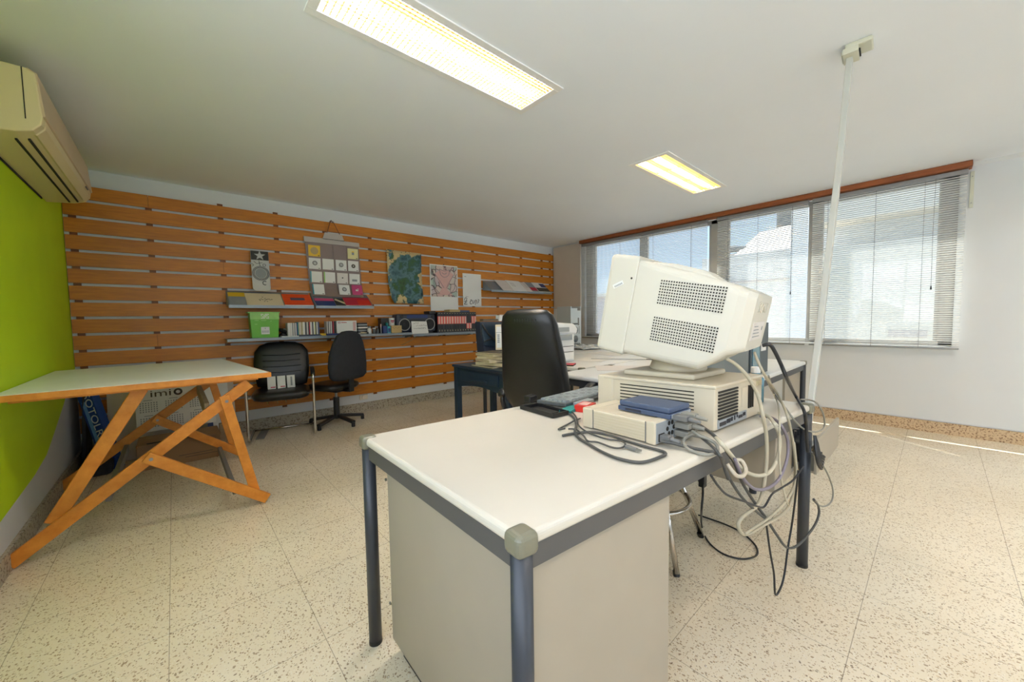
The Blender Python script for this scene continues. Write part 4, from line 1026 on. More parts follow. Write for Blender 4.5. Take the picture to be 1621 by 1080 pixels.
o = MB().at((-.585, 4.62, .0), ry=.06).box(-.012, .012, -.17, .15, .0, .66).build('black_portfolio', 'black', bevel=.003); tag(o, 'black portfolio standing in the corner under the lime wall', 'portfolio')
o = MB().at((-.24, 4.47, .0), rx=-.14).box(-.20, .17, -.01, .01, .005, .62).build('backing_board', 'beige'); tag(o, 'greyish board behind the calendar sheet, beside the blue carton', 'board')
m = MB(); m.box(-.56, -.40, 4.15, 4.32, 0, .11); o = m.build('black_bag', 'fabric', bevel=.035, seg=3); tag(o, 'low black bag on the floor in the corner under the table', 'bag')
m = MB(); m.tube(spline([(-.20, 4.055, .212), (-.12, 4.04, .216), (-.05, 4.08, .216), (.02, 4.045, .216), (.10, 4.07, .214)], 5), .004, 5); o = m.build('loose_wire', 'cblack'); tag(o, 'thin black wire on the flap of the cardboard box', 'wire')

# ================================================================ CHAIRS AT THE BACK WALL
def rot2(x, y, a): return x * cos(a) - y * sin(a), x * sin(a) + y * cos(a)
t = thing('visitor_chair', 'black leather visitor chair with chrome frame, white boxes on its seat', 'chair', (.79, 4.40, 0), radians(-13))
B = lambda: MB().at((.79, 4.40, 0), rz=radians(-13))
for s in (-1, 1):
    x = s * .278
    pts = [(x, .27, .013), (x, -.12, .013), (x, -.185, .03), (x, -.205, .08), (x, -.21, .35), (x, -.215, .575), (x, -.195, .615), (x, -.14, .632), (x, .05, .638), (x, .19, .62)]
    B().tube(spline(pts, 6), .0125, 10).build('side_frame', 'chrome', t, smooth=True)
    pad = B(); pad.loft([sq_ring((x, y, z), .02, .017, 3, 14, Vector((1, 0, 0)), Vector((0, 0, 1))) for y, z in ((-.2, .612), (-.18, .634), (-.12, .647), (.02, .652), (.12, .645), (.19, .628))])
    pad.build('armrest', 'leather', t, smooth=True)
    B().cyl((s * .225, -.16, .43), (s * .285, -.2, .43), .010, n=10).build('frame_bolt', 'chrome', t)
B().cyl((-.278, .255, .013), (.278, .255, .013), .011, n=10).build('floor_bar', 'chrome', t, smooth=True)
m = B(); m.loft([sq_ring((0, -.0, z), w, d, 5, 36) for z, w, d in ((.385, .20, .20), (.40, .235, .235), (.43, .25, .25), (.455, .245, .245), (.47, .21, .21), (.475, .12, .12))])
m.build('seat', 'leather', t, smooth=True)
rings = []
for z, w, d, y in ((.46, .17, .03, .20), (.48, .225, .045, .205), (.60, .25, .05, .225), (.72, .255, .045, .25), (.83, .245, .04, .275), (.895, .20, .035, .288), (.925, .13, .025, .293), (.932, .05, .012, .294)):
    rings.append(sq_ring((0, y, z), w, d, 3.2, 36))
B().loft(rings).build('backrest', 'leather', t, smooth=True)
m = B()
for z in (.62, .68, .74, .80): m.tube([(-.17, .19 + (z - .6) * .22 - .008, z), (0, .178 + (z - .6) * .22 - .006, z - .006), (.17, .19 + (z - .6) * .22 - .008, z)], .004, 5)
m.build('seam', 'leather', t, smooth=True)
m = B()
for x in (-.12, -.04, .03, .12): m.tube([(x, -.19, .40), (x + .01, -.2, .36)], .003, 5)
m.build('seat_spring', 'chrome', t)
for i, lab in enumerate(('small white box with red stripe, nearest the drawing table', 'middle one of the white boxes on the visitor chair', 'white box with grey text strip, nearest the task chair')):
    x, y = rot2(-.085 + i * .083, -.03 + .008 * i, radians(-13))
    t2 = thing('medicine_box', lab, 'box', (.79 + x, 4.40 + y, .4755), radians(-8))
    bb = lambda: MB().at((.79 + x, 4.40 + y, .476), rz=radians(-8), rx=-.18)
    bb().box(-.035, .035, -.015, .015, 0, .125).build('box_body', 'paper', t2)
    m = bb()
    if i < 2: m.box(-.01, .03, -.0158, -.015, .012, .022); m.build('red_stripe', 'crimson', t2)
    else: m.box(-.004, .012, -.0158, -.015, .02, .11); m.build('text_strip', 'inkgrey', t2)

TC = (1.315, 4.44); TA = radians(24)
t = thing('task_chair', 'armless charcoal task chair on a black star base by the wall', 'chair', (*TC, 0), TA)
B = lambda: MB().at((*TC, 0), rz=TA)
for i in range(5):
    a = 2 * pi * i / 5 + .83
    m = B(); m.bar((cos(a) * .03, sin(a) * .03, .088), (cos(a) * .29, sin(a) * .29, .052), .045, .03); m.cyl((cos(a) * .28, sin(a) * .28, 0), (cos(a) * .28, sin(a) * .28, .05), .02, n=10)
    m.build('leg', 'black', t, bevel=.006)
B().cyl((0, 0, .06), (0, 0, .30), .032, n=16).build('column', 'black', t, smooth=False)
B().cyl((0, 0, .30), (0, 0, .40), .014, n=12).build('gas_spring', 'steel', t)
m = B(); m.loft([sq_ring((0, .03, z), w, w * .95, 3.5, 32) for z, w in ((.385, .15), (.40, .215), (.43, .232), (.455, .225), (.468, .18), (.472, .08))]); m.build('seat', 'leather', t, smooth=True)
m = B(); m.bar((0, .02, .385), (0, -.22, .385), .07, .02); m.bar((0, -.235, .375), (0, -.245, .66), .065, .02, (0, 1, 0)); m.box(-.06, .06, -.08, .08, .36, .395); m.build('back_bracket', 'black', t, bevel=.006)
m = B(); m.tube([(.06, 0, .38), (.22, -.02, .375)], .007, 6); m.build('lever', 'black', t)
rings = []
for z, w, y, d in ((.505, .12, -.205, .02), (.515, .195, -.205, .04), (.55, .238, -.205, .055), (.66, .248, -.20, .06), (.78, .236, -.205, .058), (.90, .20, -.215, .05), (.99, .15, -.225, .04), (1.03, .09, -.23, .025), (1.038, .03, -.23, .01)):
    rings.append(sq_ring((0, y, z), w, d, 2.8, 36))
B().loft(rings).build('backrest', 'fabric', t, smooth=True)
# ================================================================ DARK TABLE AND WHITE DESKS IN THE MIDDLE
t = thing('side_table', 'dark blue painted side table with a drawer, old magazines on top', 'table', (2.1, 2.545, 0))
x0, x1, y0, y1, h = 1.885, 2.345, 2.17, 2.92, .735
MB().box(x0 - .012, x1 + .012, y0 - .012, y1 + .012, h - .022, h).build('tabletop', 'navy', t, bevel=.004)
for x in (x0 + .025, x1 - .025):
    for y in (y0 + .025, y1 - .025):
        MB().box(x - .025, x + .025, y - .025, y + .025, 0, h - .022).build('leg', 'navy', t, bevel=.003)
for xa, xb in ((x0 + .008, x0 + .026), (x1 - .026, x1 - .008)):
    n = 12; pts = [(y0 + .05, h - .022), (y0 + .05, h - .20)] + [(y0 + .05 + (y1 - y0 - .1) * i / n, h - .20 + .035 * sin(pi * i / n)) for i in range(1, n)] + [(y1 - .05, h - .20), (y1 - .05, h - .022)]
    MB().poly(pts, 'x', xa, xb).build('apron', 'navy', t)
for ya, yb in ((y0 + .008, y0 + .026), (y1 - .026, y1 - .008)): MB().box(x0 + .05, x1 - .05, ya, yb, h - .19, h - .022).build('apron', 'navy', t)
d = MB().box(x0 - .004, x0 + .008, y0 + .12, y1 - .12, h - .135, h - .045).build('drawer', 'navy', t, bevel=.003)
MB().box(x0 - .012, x0 - .004, (y0 + y1) / 2 - .12, (y0 + y1) / 2 + .12, h - .12, h - .105).build('handle', 'navy', d, bevel=.003)
z = h + .001; random.seed(21)
stack = [('lowest and widest old magazine of the table stack', .24, .30, .014, 'oldcover', .00), ('second old magazine from the bottom, brown cover', .23, .29, .030, 'oldcover', .22), ('third magazine of the stack with a cream cover', .22, .27, .022, 'paperwarm', -.20), ('fourth magazine of the stack with thick yellowed pages', .21, .27, .026, 'oldcover', .30), ('fifth magazine of the stack, pale worn cover', .21, .26, .016, 'oldpaper', -.05), ('topmost old magazine of the stack on the dark table', .20, .26, .012, 'oldcover', .16)]
for i, (lab, w, l, th, c, r) in enumerate(stack):
    cx, cy = 2.035 + .012 * (i % 2), 2.50 + [.04, .0, .03, .0, .02, .01][i]
    t2 = thing('magazine', lab, 'magazine', (cx, cy, z), r, group='old magazines stacked on the dark table')
    A_ = lambda: MB().at((cx, cy, z), rz=r)
    A_().box(-w / 2 + .003, w / 2 - .002, -l / 2 + .003, l / 2 - .003, .0015, th - .0015).build('pages', 'oldpaper', t2)
    m = A_(); m.box(-w / 2, w / 2, -l / 2, l / 2, th - .0015, th); m.box(-w / 2, w / 2, -l / 2, l / 2, 0, .0015); m.build('cover', c, t2); z += th + .0006
# navy bag standing behind the stack
t = thing('laptop_bag', 'navy fabric bag standing upright behind the old magazines', 'bag', (2.26, 2.80, h))
m = MB(); m.hexa([(2.135, 2.76, h + .001), (2.42, 2.72, h + .001), (2.42, 2.86, h + .001), (2.14, 2.90, h + .001)], [(2.082, 2.78, 1.118), (2.42, 2.75, 1.112), (2.42, 2.83, 1.112), (2.09, 2.87, 1.118)]); m.build('body', 'navyfab', t, bevel=.012, seg=3)
m = MB(); m.hexa([(2.112, 2.752, .90), (2.40, 2.712, .84), (2.40, 2.722, .84), (2.112, 2.764, .90)], [(2.092, 2.768, 1.11), (2.41, 2.738, 1.105), (2.41, 2.752, 1.105), (2.092, 2.782, 1.11)]); m.build('front_flap', 'navy', t, bevel=.004)
m = MB(); m.tube(spline([(2.10, 2.765, 1.09), (2.16, 2.745, 1.00), (2.24, 2.725, .93), (2.34, 2.705, .90)], 6), .010, 6); m.tube(spline([(2.11, 2.755, .93), (2.2, 2.74, .96), (2.3, 2.725, .935)], 5), .007, 6); m.build('strap', 'black', t, smooth=True)
o = MB().box(2.13, 2.31, 2.79, 2.84, 1.121, 1.140).build('notebook', 'oldcover'); tag(o, 'brown notebook lying on top of the navy bag', 'notebook')
t = thing('small_parcel', 'white parcel with a red corner on top of the navy bag', 'box', (2.32, 2.80, 1.119))
MB().box(2.315, 2.41, 2.77, 2.83, 1.119, 1.175).build('box_body', 'paper', t); MB().box(2.385, 2.411, 2.7685, 2.77, 1.125, 1.155).build('red_corner', 'crimson', t)
t = thing('lever_arch_file', 'cream lever arch file with grey lettering beside the black chair', 'file', (2.21, 2.40, h))
fx, fy = 2.185, 2.625
A_ = lambda: MB().at((fx, fy, h), rz=-.75)
z0f = z + .0005
MB().at((fx, fy, z0f), rz=-.75).box(-.035, .035, 0, .10, 0, .228).build('case', 'paperwarm', t, bevel=.003)
MB().at((fx, fy, z0f), rz=-.75).box(-.025, .025, -.0012, 0, .02, .21).build('spine_label', 'paper', t)
MB().at((fx, fy, z0f), rz=-.75).box(-.034, .034, -.0014, 0, .155, .159).build('label_line', 'inkgrey', t)
m = MB().at((fx, fy, z0f), rz=-.75)
for k in range(5): m.box(-.018, .002, -.0026, -.0012, .065 + k * .016, .076 + k * .016)
m.build('spine_print', 'inkgrey', t)

# executive chair
EC = (1.87, 1.713); EA = math.atan2(.35, .94) - pi / 2
t = thing('executive_chair', 'tall black leather executive chair seen from behind at the white desk', 'chair', (*EC, 0), EA)
B = lambda: MB().at((*EC, 0), rz=EA)          # local +y is where the sitter looks
for i in range(5):
    a = 2 * pi * i / 5 + .3
    m = B(); m.bar((cos(a) * .03, sin(a) * .03, .10), (cos(a) * .29, sin(a) * .29, .075), .05, .035)
    lg = m.build('leg', 'black', t, bevel=.006)
    m = B(); 
    for dx in (-.016, .016):
        c = Vector((cos(a) * .285, sin(a) * .285, .027)); w = Vector((-sin(a), cos(a), 0))
        m.cyl(c + w * (dx - .009), c + w * (dx + .009), .027, n=14)
    m.build('caster', 'black', lg)
B().cyl((0, 0, .08), (0, 0, .40), .03, n=16).build('column', 'steel', t)
m = B(); m.box(-.10, .10, -.12, .12, .38, .42); m.build('tilt_mechanism', 'black', t, bevel=.01)
m = B(); m.loft([sq_ring((0, .02, z), w, w * .96, 4, 36) for z, w in ((.42, .20), (.435, .245), (.48, .255), (.52, .245), (.54, .20), (.545, .1))]); m.build('seat', 'leather', t, smooth=True)
prof = [(.50, .07, .02, -.215), (.52, .11, .04, -.22), (.57, .16, .055, -.228), (.63, .20, .064, -.24), (.70, .222, .068, -.25), (.80, .213, .068, -.268), (.90, .203, .068, -.288), (1.00, .190, .066, -.312), (1.10, .178, .060, -.338), (1.155, .160, .048, -.354), (1.185, .125, .03, -.362), (1.193, .06, .012, -.365)]
B().loft([sq_ring((0, y, z), w, d, 2.7, 40) for z, w, d, y in prof]).build('backrest', 'leather', t, smooth=True)
m = B()
for i in range(9):
    x = -.06 + .0165 * i; m.tube([(x, -.402, 1.135), (x * 1.02, -.398 + .003, 1.11), (x * 1.03, -.392 + .004, 1.085)], .0022, 5)
m.build('stitched_pleat', 'leather', t, smooth=True)
for s in (-1, 1):
    m = B(); x = s * .262
    m.loft([sq_ring((x, y, z), .024, .016, 3, 16, Vector((1, 0, 0)), Vector((0, 0, 1))) for y, z in ((-.22, .645), (-.20, .662), (-.08, .685), (.03, .70), (.08, .698), (.09, .69))])
    ar = m.build('armrest', 'black', t, smooth=True)
    m = B(); m.tube(spline([(x, -.17, .66), (x, -.2, .60), (x * .9, -.15, .46), (s * .21, -.05, .43)], 5), .016, 8); m.tube(spline([(x, .04, .685), (x, .06, .60), (x * .9, .1, .46), (s * .21, .04, .43)], 5), .016, 8); m.build('arm_support', 'black', ar, smooth=True)

def desk(label, x0, x1, y0, y1, group='white desks with slate frames', panel=None, h=.74):
    t = thing('office_desk', label, 'desk', ((x0 + x1) / 2, (y0 + y1) / 2, 0), group=group)
    MB().box(x0, x1, y0, y1, h - .03, h).build('desktop', 'cool', t, bevel=.010, seg=3)
    m = MB(); e = .012
    m.box(x0 + e, x1 - e, y0 + e, y0 + e + .02, h - .075, h - .03); m.box(x0 + e, x1 - e, y1 - e - .02, y1 - e, h - .075, h - .03)
    m.box(x0 + e, x0 + e + .02, y0 + e + .02, y1 - e - .02, h - .075, h - .03); m.box(x1 - e - .02, x1 - e, y0 + e + .02, y1 - e - .02, h - .075, h - .03)
    m.build('rail', 'frame', t)
    for x in (x0 + .021, x1 - .021):
        for y in (y0 + .021, y1 - .021):
            lg = MB().cyl((x, y, 0), (x, y, h - .03), .021, n=18).build('leg', 'frame', t)
            MB().box(x - .024, x + .024, y - .024, y + .024, h - .034, h + .003).build('corner_cap', 'cap', lg, bevel=.008)
    if panel: MB().box(*panel).build('end_panel', 'cream', t)
    return t
desk('white desk with its short end facing the black executive chair', 2.05, 2.68, 1.03, 1.83)
desk('white desk under the window, cream panel between its near slate legs', 2.70, 4.02, .735, 1.83, panel=(3.47, 3.95, .765, .78, .12, .66))
desk('white desk behind the printer, strewn with papers', 2.38, 4.00, 1.85, 2.65)
desk('white desk in the far corner carrying the silver computer', 2.62, 4.22, 2.67, 3.47)

# things on those desks
t = thing('laser_printer', 'white laser printer with rounded top behind the executive chair', 'printer', (2.55, 2.35, .74))
px0, px1, py0, py1, zb = 2.40, 2.745, 2.22, 2.60, .741
MB().poly([(py0, zb), (py1, zb), (py1, zb + .33), (py0 + .10, zb + .345), (py0 + .0, zb + .30)], 'x', px0, px1).build('body', 'printer', t, bevel=.012, seg=3)
MB().poly([(px0 - .01, zb + .27), (px1 + .02, zb + .25), (px1 + .035, zb + .30), (px1 - .02, zb + .345), (px0 + .02, zb + .365)], 'y', py0 - .012, py1 - .05).build('top_cover', 'printer', t, bevel=.012, seg=3)
MB().box(px0 + .05, px1 - .05, py0 - .016, py0 - .0115, zb + .20, zb + .25).build('output_slot', 'printergrey', t)
MB().box(px0 + .03, px1 - .09, py0 - .016, py0 - .0005, zb + .275, zb + .315).build('control_panel', 'printergrey', t)
MB().box(px0 + .02, px1 - .02, py0 - .008, py0, zb + .02, zb + .085).build('paper_drawer', 'printer', t, bevel=.003)
m = MB(); m.box(px0 + .02, px1 - .02, py0 - .004, py0 - .0002, zb + .09, zb + .094); m.box(px0 + .02, px1 - .02, py0 - .004, py0 - .0002, zb + .14, zb + .144); m.build('drawer_gap', 'slot', t)
t = thing('red_notebook', 'small dark red notebook at the edge of the white desk', 'notebook', (2.22, 1.93, .74))
MB().at((2.39, 2.05, .7405), rz=.5).box(-.0, .13, -.08, .08, .001, .012).build('pages', 'oldcover', t); MB().at((2.39, 2.05, .7405), rz=.5).box(-.002, .132, -.082, .082, .012, .0135).build('cover', 'crimson', t)
t = thing('tower_computer', 'silver tower computer with two round fan grilles in the corner', 'computer', (4.0, 3.3, .74))
tx0, tx1, ty0, ty1, tz0, tz1 = 3.885, 4.10, 3.20, 3.44, .741, 1.292
MB().box(tx0, tx1, ty0, ty1, tz0 + .03, tz1 - .03).build('case', 'silver', t, bevel=.004)
m = MB()
for z0, z1 in ((tz1 - .03, tz1), (tz0, tz0 + .03)):
    m.box(tx0, tx0 + .02, ty0, ty1, z0, z1); m.box(tx1 - .02, tx1, ty0, ty1, z0, z1)
m.box(tx0, tx1, ty0, ty1, tz1 - .032, tz1 - .022); m.build('handle_frame', 'silver', t, bevel=.003)
m = MB(); m.box(tx1 - .075, tx1 - .02, ty0 - .004, ty0, tz1 - .055, tz1 - .02); m.build('handle_cutout', 'plug', t)
for z in (tz0 + .235, tz0 + .12):
    m = MB(); m.disc((tx0 + .10, ty0 - .002, z), .046, 'y', .006, 24); g = m.build('fan_grille', 'grille', t)
    m = MB()
    for r in (.014, .028, .041): m.ring((tx0 + .10, ty0 - .006, z), r, .002, 'y', 22, 4)
    m.build('grille_ring', 'silver', g)
m = MB(); m.box(tx1 - .07, tx1 - .045, ty0 - .003, ty0, tz0 + .30, tz0 + .40)
for k in range(6): m.box(tx1 - .05, tx1 - .038, ty0 - .003, ty0, tz0 + .19 + k * .017, tz0 + .20 + k * .017)
m.build('port_row', 'plug', t)
MB().box(tx0 + .03, tx0 + .14, ty0 - .003, ty0, tz0 + .31, tz0 + .33).build('drive_slot', 'grille', t)
m = MB()
for k in range(4): m.tube(spline([(tx0 + .06 + k * .035, ty0 - .004, tz0 + .06), (tx0 + .07 + k * .03, ty0 - .05, tz0 + .03), (tx0 + .10 + k * .02, ty0 - .10, tz0 + .008), (tx0 + .02 + k * .05, ty0 - .18, tz0 + .006)], 5), .005, 5)
tag(m.build('cable_bundle', 'cgrey'), 'grey cables at the foot of the silver tower', 'cables')
m = MB(); random.seed(9); n = 9
g = [[Vector((4.12 + .045 * i, 3.05 + .05 * j - .012 * i, .748 + (.012 + .05 * random.random() * sin(pi * i / n)) * (1 if 0 < j < n else .3))) for j in range(n + 1)] for i in range(n + 1)]
for i in range(n):
    for j in range(n): m.quad(g[i][j], g[i + 1][j], g[i + 1][j + 1], g[i][j + 1])
m.v = [Vector((v.x - .38, v.y - .16, v.z)) for v in m.v]
o = m.build('plastic_bag', 'smoke', smooth=True); so = o.modifiers.new('t', 'SOLIDIFY'); so.thickness = .002; so.offset = 1
tag(o, 'crumpled clear plastic bag lying beside the silver tower', 'bag')
def sheet(x, y, r, w, l, lab, mat='paper', z=.7412):
    o = MB().at((x, y, z), rz=r).box(-w / 2, w / 2, -l / 2, l / 2, 0, .0012).build('paper_sheet', mat); tag(o, lab, 'paper')
sheet(3.0, 2.20, .3, .42, .30, 'large white sheet turned askew on the desk behind the printer')
sheet(3.55, 2.38, -.2, .3, .42, 'white sheet nearest the silver tower on the papered desk')
sheet(2.95, 1.30, .15, .59, .42, 'large white sheet on the desk beside the executive chair')
sheet(2.60, 1.62, .7, .30, .42, 'greyish sheet at the back of the executive chair desk', 'leadwhite')
sheet(2.52, 1.22, -.5, .42, .30, 'grey card sheet close behind the beige computer', 'inkgrey')
t = thing('ruler', 'long grey ruler with a dark end among the papers', 'ruler', (3.05, 1.98, .742))
MB().at((3.12, 2.0, .7435), rz=-1.0).box(-.25, .25, -.015, .015, 0, .002).build('blade', 'portgrey', t); MB().at((3.12, 2.0, .7435), rz=-1.0).box(.25, .31, -.016, .016, 0, .004).build('end_grip', 'ink', t)

# dark tower with a blue door and the grey monitor between the beige computer and the window
t = thing('dark_tower_computer', 'dark grey computer tower standing behind the big monitor', 'computer', (2.85, 1.2, .74))
A_ = lambda: MB().at((2.62, .0, .741))
X0, X1, Y0_, Y1_ = 2.60, 2.80, 1.05, 1.45
DT = lambda: MB().at((2.55, 0.72, .741), rz=0.)
def finish_dark_tower():
    pass
# the tower stands on the near side of the executive chair desk
bx0, bx1, by0, by1, bz0, bz1 = 2.74, 3.105, .80, 1.22, .741, 1.085
MB().box(bx0, bx1, by0, by1, bz0, bz1).build('case', 'printergrey', t, bevel=.005)
MB().box(bx0 - .001, bx1 + .001, by0 - .012, by0, bz0, bz1).build('front_panel', 'darkcase', t, bevel=.003)
MB().box(bx0 + .03, bx0 + .17, by0 - .015, by0 - .012, bz0 + .03, bz0 + .20).build('drive_bay', 'bottle', t)
MB().box(bx0 + .20, bx1 - .06, by0 - .015, by0 - .0125, bz1 - .19, bz1 - .14).build('label', 'paper', t)

# ================================================================ FRONT DESK
A0, B0, C0, D0 = Vector((.463, .503, 0)), Vector((2.070, .375, 0)), Vector((2.10, 1.165, 0)), Vector((.480, 1.290, 0))
t = thing('office_desk', 'large white desk in front with slate frame, full of old computers', 'desk', (1.28, .83, 0), group='white desks with slate frames')
TOP = [(.447, .488), (2.092, .356), (2.135, 1.185), (.466, 1.312)]
MB().hexa([(x, y, .712) for x, y in TOP], [(x, y, .74) for x, y in TOP]).build('desktop', 'white', t, bevel=.011, seg=4)
m = MB(); zr = .689
R_ = [Vector((x, y, zr)) for x, y in ((.453, .494), (2.082, .364), (2.120, 1.175), (.472, 1.302))]
cen = sum(R_, Vector()) / 4
for i in range(4):
    a, b = R_[i], R_[(i + 1) % 4]; inn = (cen - (a + b) / 2); nn = Vector((-(b - a).y, (b - a).x, 0)).normalized()
    if nn.dot(inn) < 0: nn = -nn
    MB().bar(a + nn * .011, b + nn * .011, .020, .046).build('rail', 'frameshade', t)
for q in (A0, B0, C0, D0):
    lg = MB().cyl((q.x, q.y, 0.006), (q.x, q.y, .707), .0215, n=24).build('leg', 'frame', t)
    for p in lg.data.polygons: p.use_smooth = len(p.vertices) == 4
    MB().cyl((q.x, q.y, 0), (q.x, q.y, .012), .0225, n=20).build('foot', 'black', lg)
    m = MB().at((q.x, q.y, 0), rz=-.08); m.box(-.0265, .0265, -.0265, .0265, .700, .7455); m.build('corner_cap', 'cap', lg, bevel=.014, seg=4)
# pedestal cabinet under the near end
t = thing('pedestal_cabinet', 'tall cream cabinet under the near end of the front desk', 'cabinet', (.75, .9, 0))
a, b = Vector((.492, .508, 0)), Vector((.982, .469, 0)); sd = Vector((.017, .787, 0)).normalized()
m = MB(); q = [a, b, b + sd * .70, a + sd * .70]; m.hexa([(p.x, p.y, .05) for p in q], [(p.x, p.y, .664) for p in q]); m.build('carcass', 'cream', t, bevel=.003)
m = MB(); q = [a + sd * .03 + Vector((.02, 0, 0)), b + sd * .03 - Vector((.02, 0, 0)), b + sd * .66 - Vector((.02, 0, 0)), a + sd * .66 + Vector((.02, 0, 0))]; m.hexa([(p.x, p.y, 0) for p in q], [(p.x, p.y, .05) for p in q]); m.build('plinth', 'black', t)
m = MB()
for z in (.20, .62): m.cyl((.489, 1.18, z), (.493, 1.18, z), .005, n=8)
m.build('screw', 'steel', t)
# hanging drawer unit at the far end
t = thing('drawer_unit', 'cream drawer unit hanging under the far end, drawer pulled out', 'drawer unit', (1.92, .56, .42))
MB().box(1.77, 2.03, .415, .73, .42, .665).build('carcass', 'cream', t, bevel=.003)
m = MB(); m.box(2.19, 2.76, .352, .364, .392, .556); dr = m.build('drawer', 'cream', t, bevel=.002)
MB().box(2.03, 2.75, .42, .44, .42, .44).build('runner', 'steel', dr)
MB().box(2.19, 2.75, .364, .60, .396, .404).build('bottom_panel', 'cream', dr)
t = thing('power_strip', 'black power strip with plugs in the open drawer', 'power strip', (2.3, .44, .40))
MB().box(2.17, 2.42, .41, .52, .446, .535).build('casing', 'black', t, bevel=.008)
m = MB()
for i in range(4): m.cyl((2.2 + i * .055, .46, .535), (2.2 + i * .055, .46, .565), .018, n=10)
m.build('plug', 'cblack', t)
t = thing('adapter_cluster', 'black power adapters hanging together behind the desk leg', 'adapter', (2.06, .47, .5))
t2 = MB().at((2.045, .43, .46)).box(-.03, .03, -.012, .03, 0, .11).build('adapter_block', 'cblack', t, bevel=.006)
MB().at((2.075, .42, .56), rz=.3).box(-.035, .02, -.0, .04, 0, .09).build('adapter_block', 'black', t, bevel=.006)
m = MB()
for k in range(5):
    m.tube(spline([(2.02 + .012 * k, .335, .62 - .01 * k), (2.0 + .015 * k, .32, .52), (2.06 + .012 * k, .315, .47 + .01 * k), (2.10 - .01 * k, .325, .53)], 6), .006, 6)
tag(m.build('coiled_lead', 'cblack'), 'coiled black lead tied around the far desk leg', 'cable')
# chrome stool
t = thing('stool', 'chrome legged stool pushed under the front desk', 'stool', (1.753, .945, 0))
ft = [(1.590, .725), (1.976, .777), (1.925, 1.168), (1.535, 1.11)]; c = Vector((1.753, .945, 0))
for x, y in ft:
    d = Vector((x, y, 0)) - c; tp = c + d * .48
    lg = MB().cyl((x, y, .012), (tp.x, tp.y, .375), .0125, n=12).build('leg', 'chrome', t)
    for p in lg.data.polygons: p.use_smooth = len(p.vertices) == 4
    MB().cyl((x, y, 0), (x - d.x * .03, y - d.y * .03, .022), .0145, n=12).build('rubber_foot', 'black', lg)
MB().ring((c.x, c.y, .235), .188, .0105, 'z', 48, 10).build('foot_ring', 'chrome', t, smooth=True)
MB().lathe([(.12, .37), (.14, .375), (.145, .395), (.14, .405), (.10, .41)], 32, (c.x, c.y, 0)).build('seat', 'leather', t, smooth=True)

# ---------------------------------------------------------------- beige computer
t = thing('desktop_computer', 'flat beige desktop computer under the big monitor', 'computer', (1.53, .69, .741))
ux = Vector((.391, -.032, 0)).normalized(); uy = Vector((-.041, .415, 0)).normalized()
O = Vector((1.341, .485, .7412)); W_, L2, H_ = .392, .415, .160
F = lambda: MB().frame(O, ux, uy, Vector((0, 0, 1)))
F().box(0, W_, .004, L2, .006, H_ - .004).build('case', 'pcside', t, bevel=.004)
F().box(-.004, W_ + .004, 0, L2 + .004, H_ - .012, H_).build('top_cover', 'pcside', t, bevel=.004)
F().box(-.003, W_ + .003, L2 - .04, L2 + .03, .002, H_ + .002).build('front_bezel', 'pc', t, bevel=.008, seg=3)
m = F()
for k in range(6): m.box(-.001, .001, .07, .345, H_ - .030 - k * .0125, H_ - .026 - k * .0125)
m.build('side_slot', 'hole', t)
m = F()
for k in range(9): m.box(.022, .168, -.0006, .0045, H_ - .028 - k * .0115, H_ - .022 - k * .0115)
m.build('rear_vent', 'hole', t)
m = F()
for k in range(3): m.box(.262 + k * .017, .268 + k * .017, -.0006, .0045, .045, H_ - .028)
m.build('rear_vent', 'hole', t)
F().box(.02, .245, .001, .0048, .010, .042).build('port_plate', 'portgrey', t)
m = F()
for x, w, z, h_ in ((.03, .045, .018, .012), (.082, .012, .02, .014), (.097, .012, .02, .014), (.115, .012, .022, .014), (.14, .006, .022, .016), (.16, .006, .028, .01), (.175, .03, .022, .01), (.212, .006, .025, .012), (.224, .006, .025, .012)): m.box(x, x + w, -.001, .0045, z, z + h_)
m.build('port', 'ink', t)
F().box(.20, .245, -.001, .0045, .06, H_ - .03).build('power_inlet_panel', 'pc', t)
F().box(.335, .375, -.0012, .0045, H_ - .038, H_ - .02).build('rear_badge', 'oldpaper', t)
m = F()
for x in (.02, W_ - .02):
    for y in (.03, L2 - .03): m.cyl((x, y, 0), (x, y, .007), .01, n=10)
m.build('foot', 'black', t)

# ---------------------------------------------------------------- big tube monitor
P0 = Vector((1.32, .70, 1.10)); fF = Vector((-.1163, .9754, .1874)); fU = Vector((.0222, -.1861, .9823)); fN = Vector((.99297, .1184, 0))
t = thing('tube_monitor', 'big aged white tube monitor tilted on top of the desktop computer', 'monitor', (1.53, .70, .905))
F = lambda: MB().frame(P0, fN, fF, fU)
def sec(f, n0, n1, u0, u1, r, k=5):
    pts = []
    for cx, cz, a0 in ((n1 - r, u1 - r, 0), (n0 + r, u1 - r, pi / 2), (n0 + r, u0 + r, pi), (n1 - r, u0 + r, 1.5 * pi)):
        for i in range(k + 1):
            a = a0 + pi / 2 * i / k; pts.append((cx + r * cos(a), f, cz + r * sin(a)))
    return pts
F().loft([sec(.098, 0, .41, -.130, .248, .012), sec(.103, -.001, .411, -.132, .25, .014), sec(.20, 0, .41, -.132, .252, .016), sec(.212, .004, .406, -.128, .248, .016)]).build('front_bezel', 'crt', t)
F().loft([sec(.205, .035, .375, -.10, .222, .01), sec(.215, .035, .375, -.10, .222, .01)]).build('screen', 'black', t)
F().loft([sec(.099, .006, .404, -.124, .238, .018), sec(.02, .006, .404, -.126, .226, .026), sec(-.10, .007, .403, -.125, .208, .028), sec(-.175, .008, .402, -.122, .194, .028), sec(-.215, .010, .400, -.088, .186, .028), sec(-.248, .014, .396, -.055, .178, .028), sec(-.272, .026, .384, -.042, .171, .026), sec(-.296, .05, .36, -.030, .163, .022)]).build('rear_housing', 'crt', t)
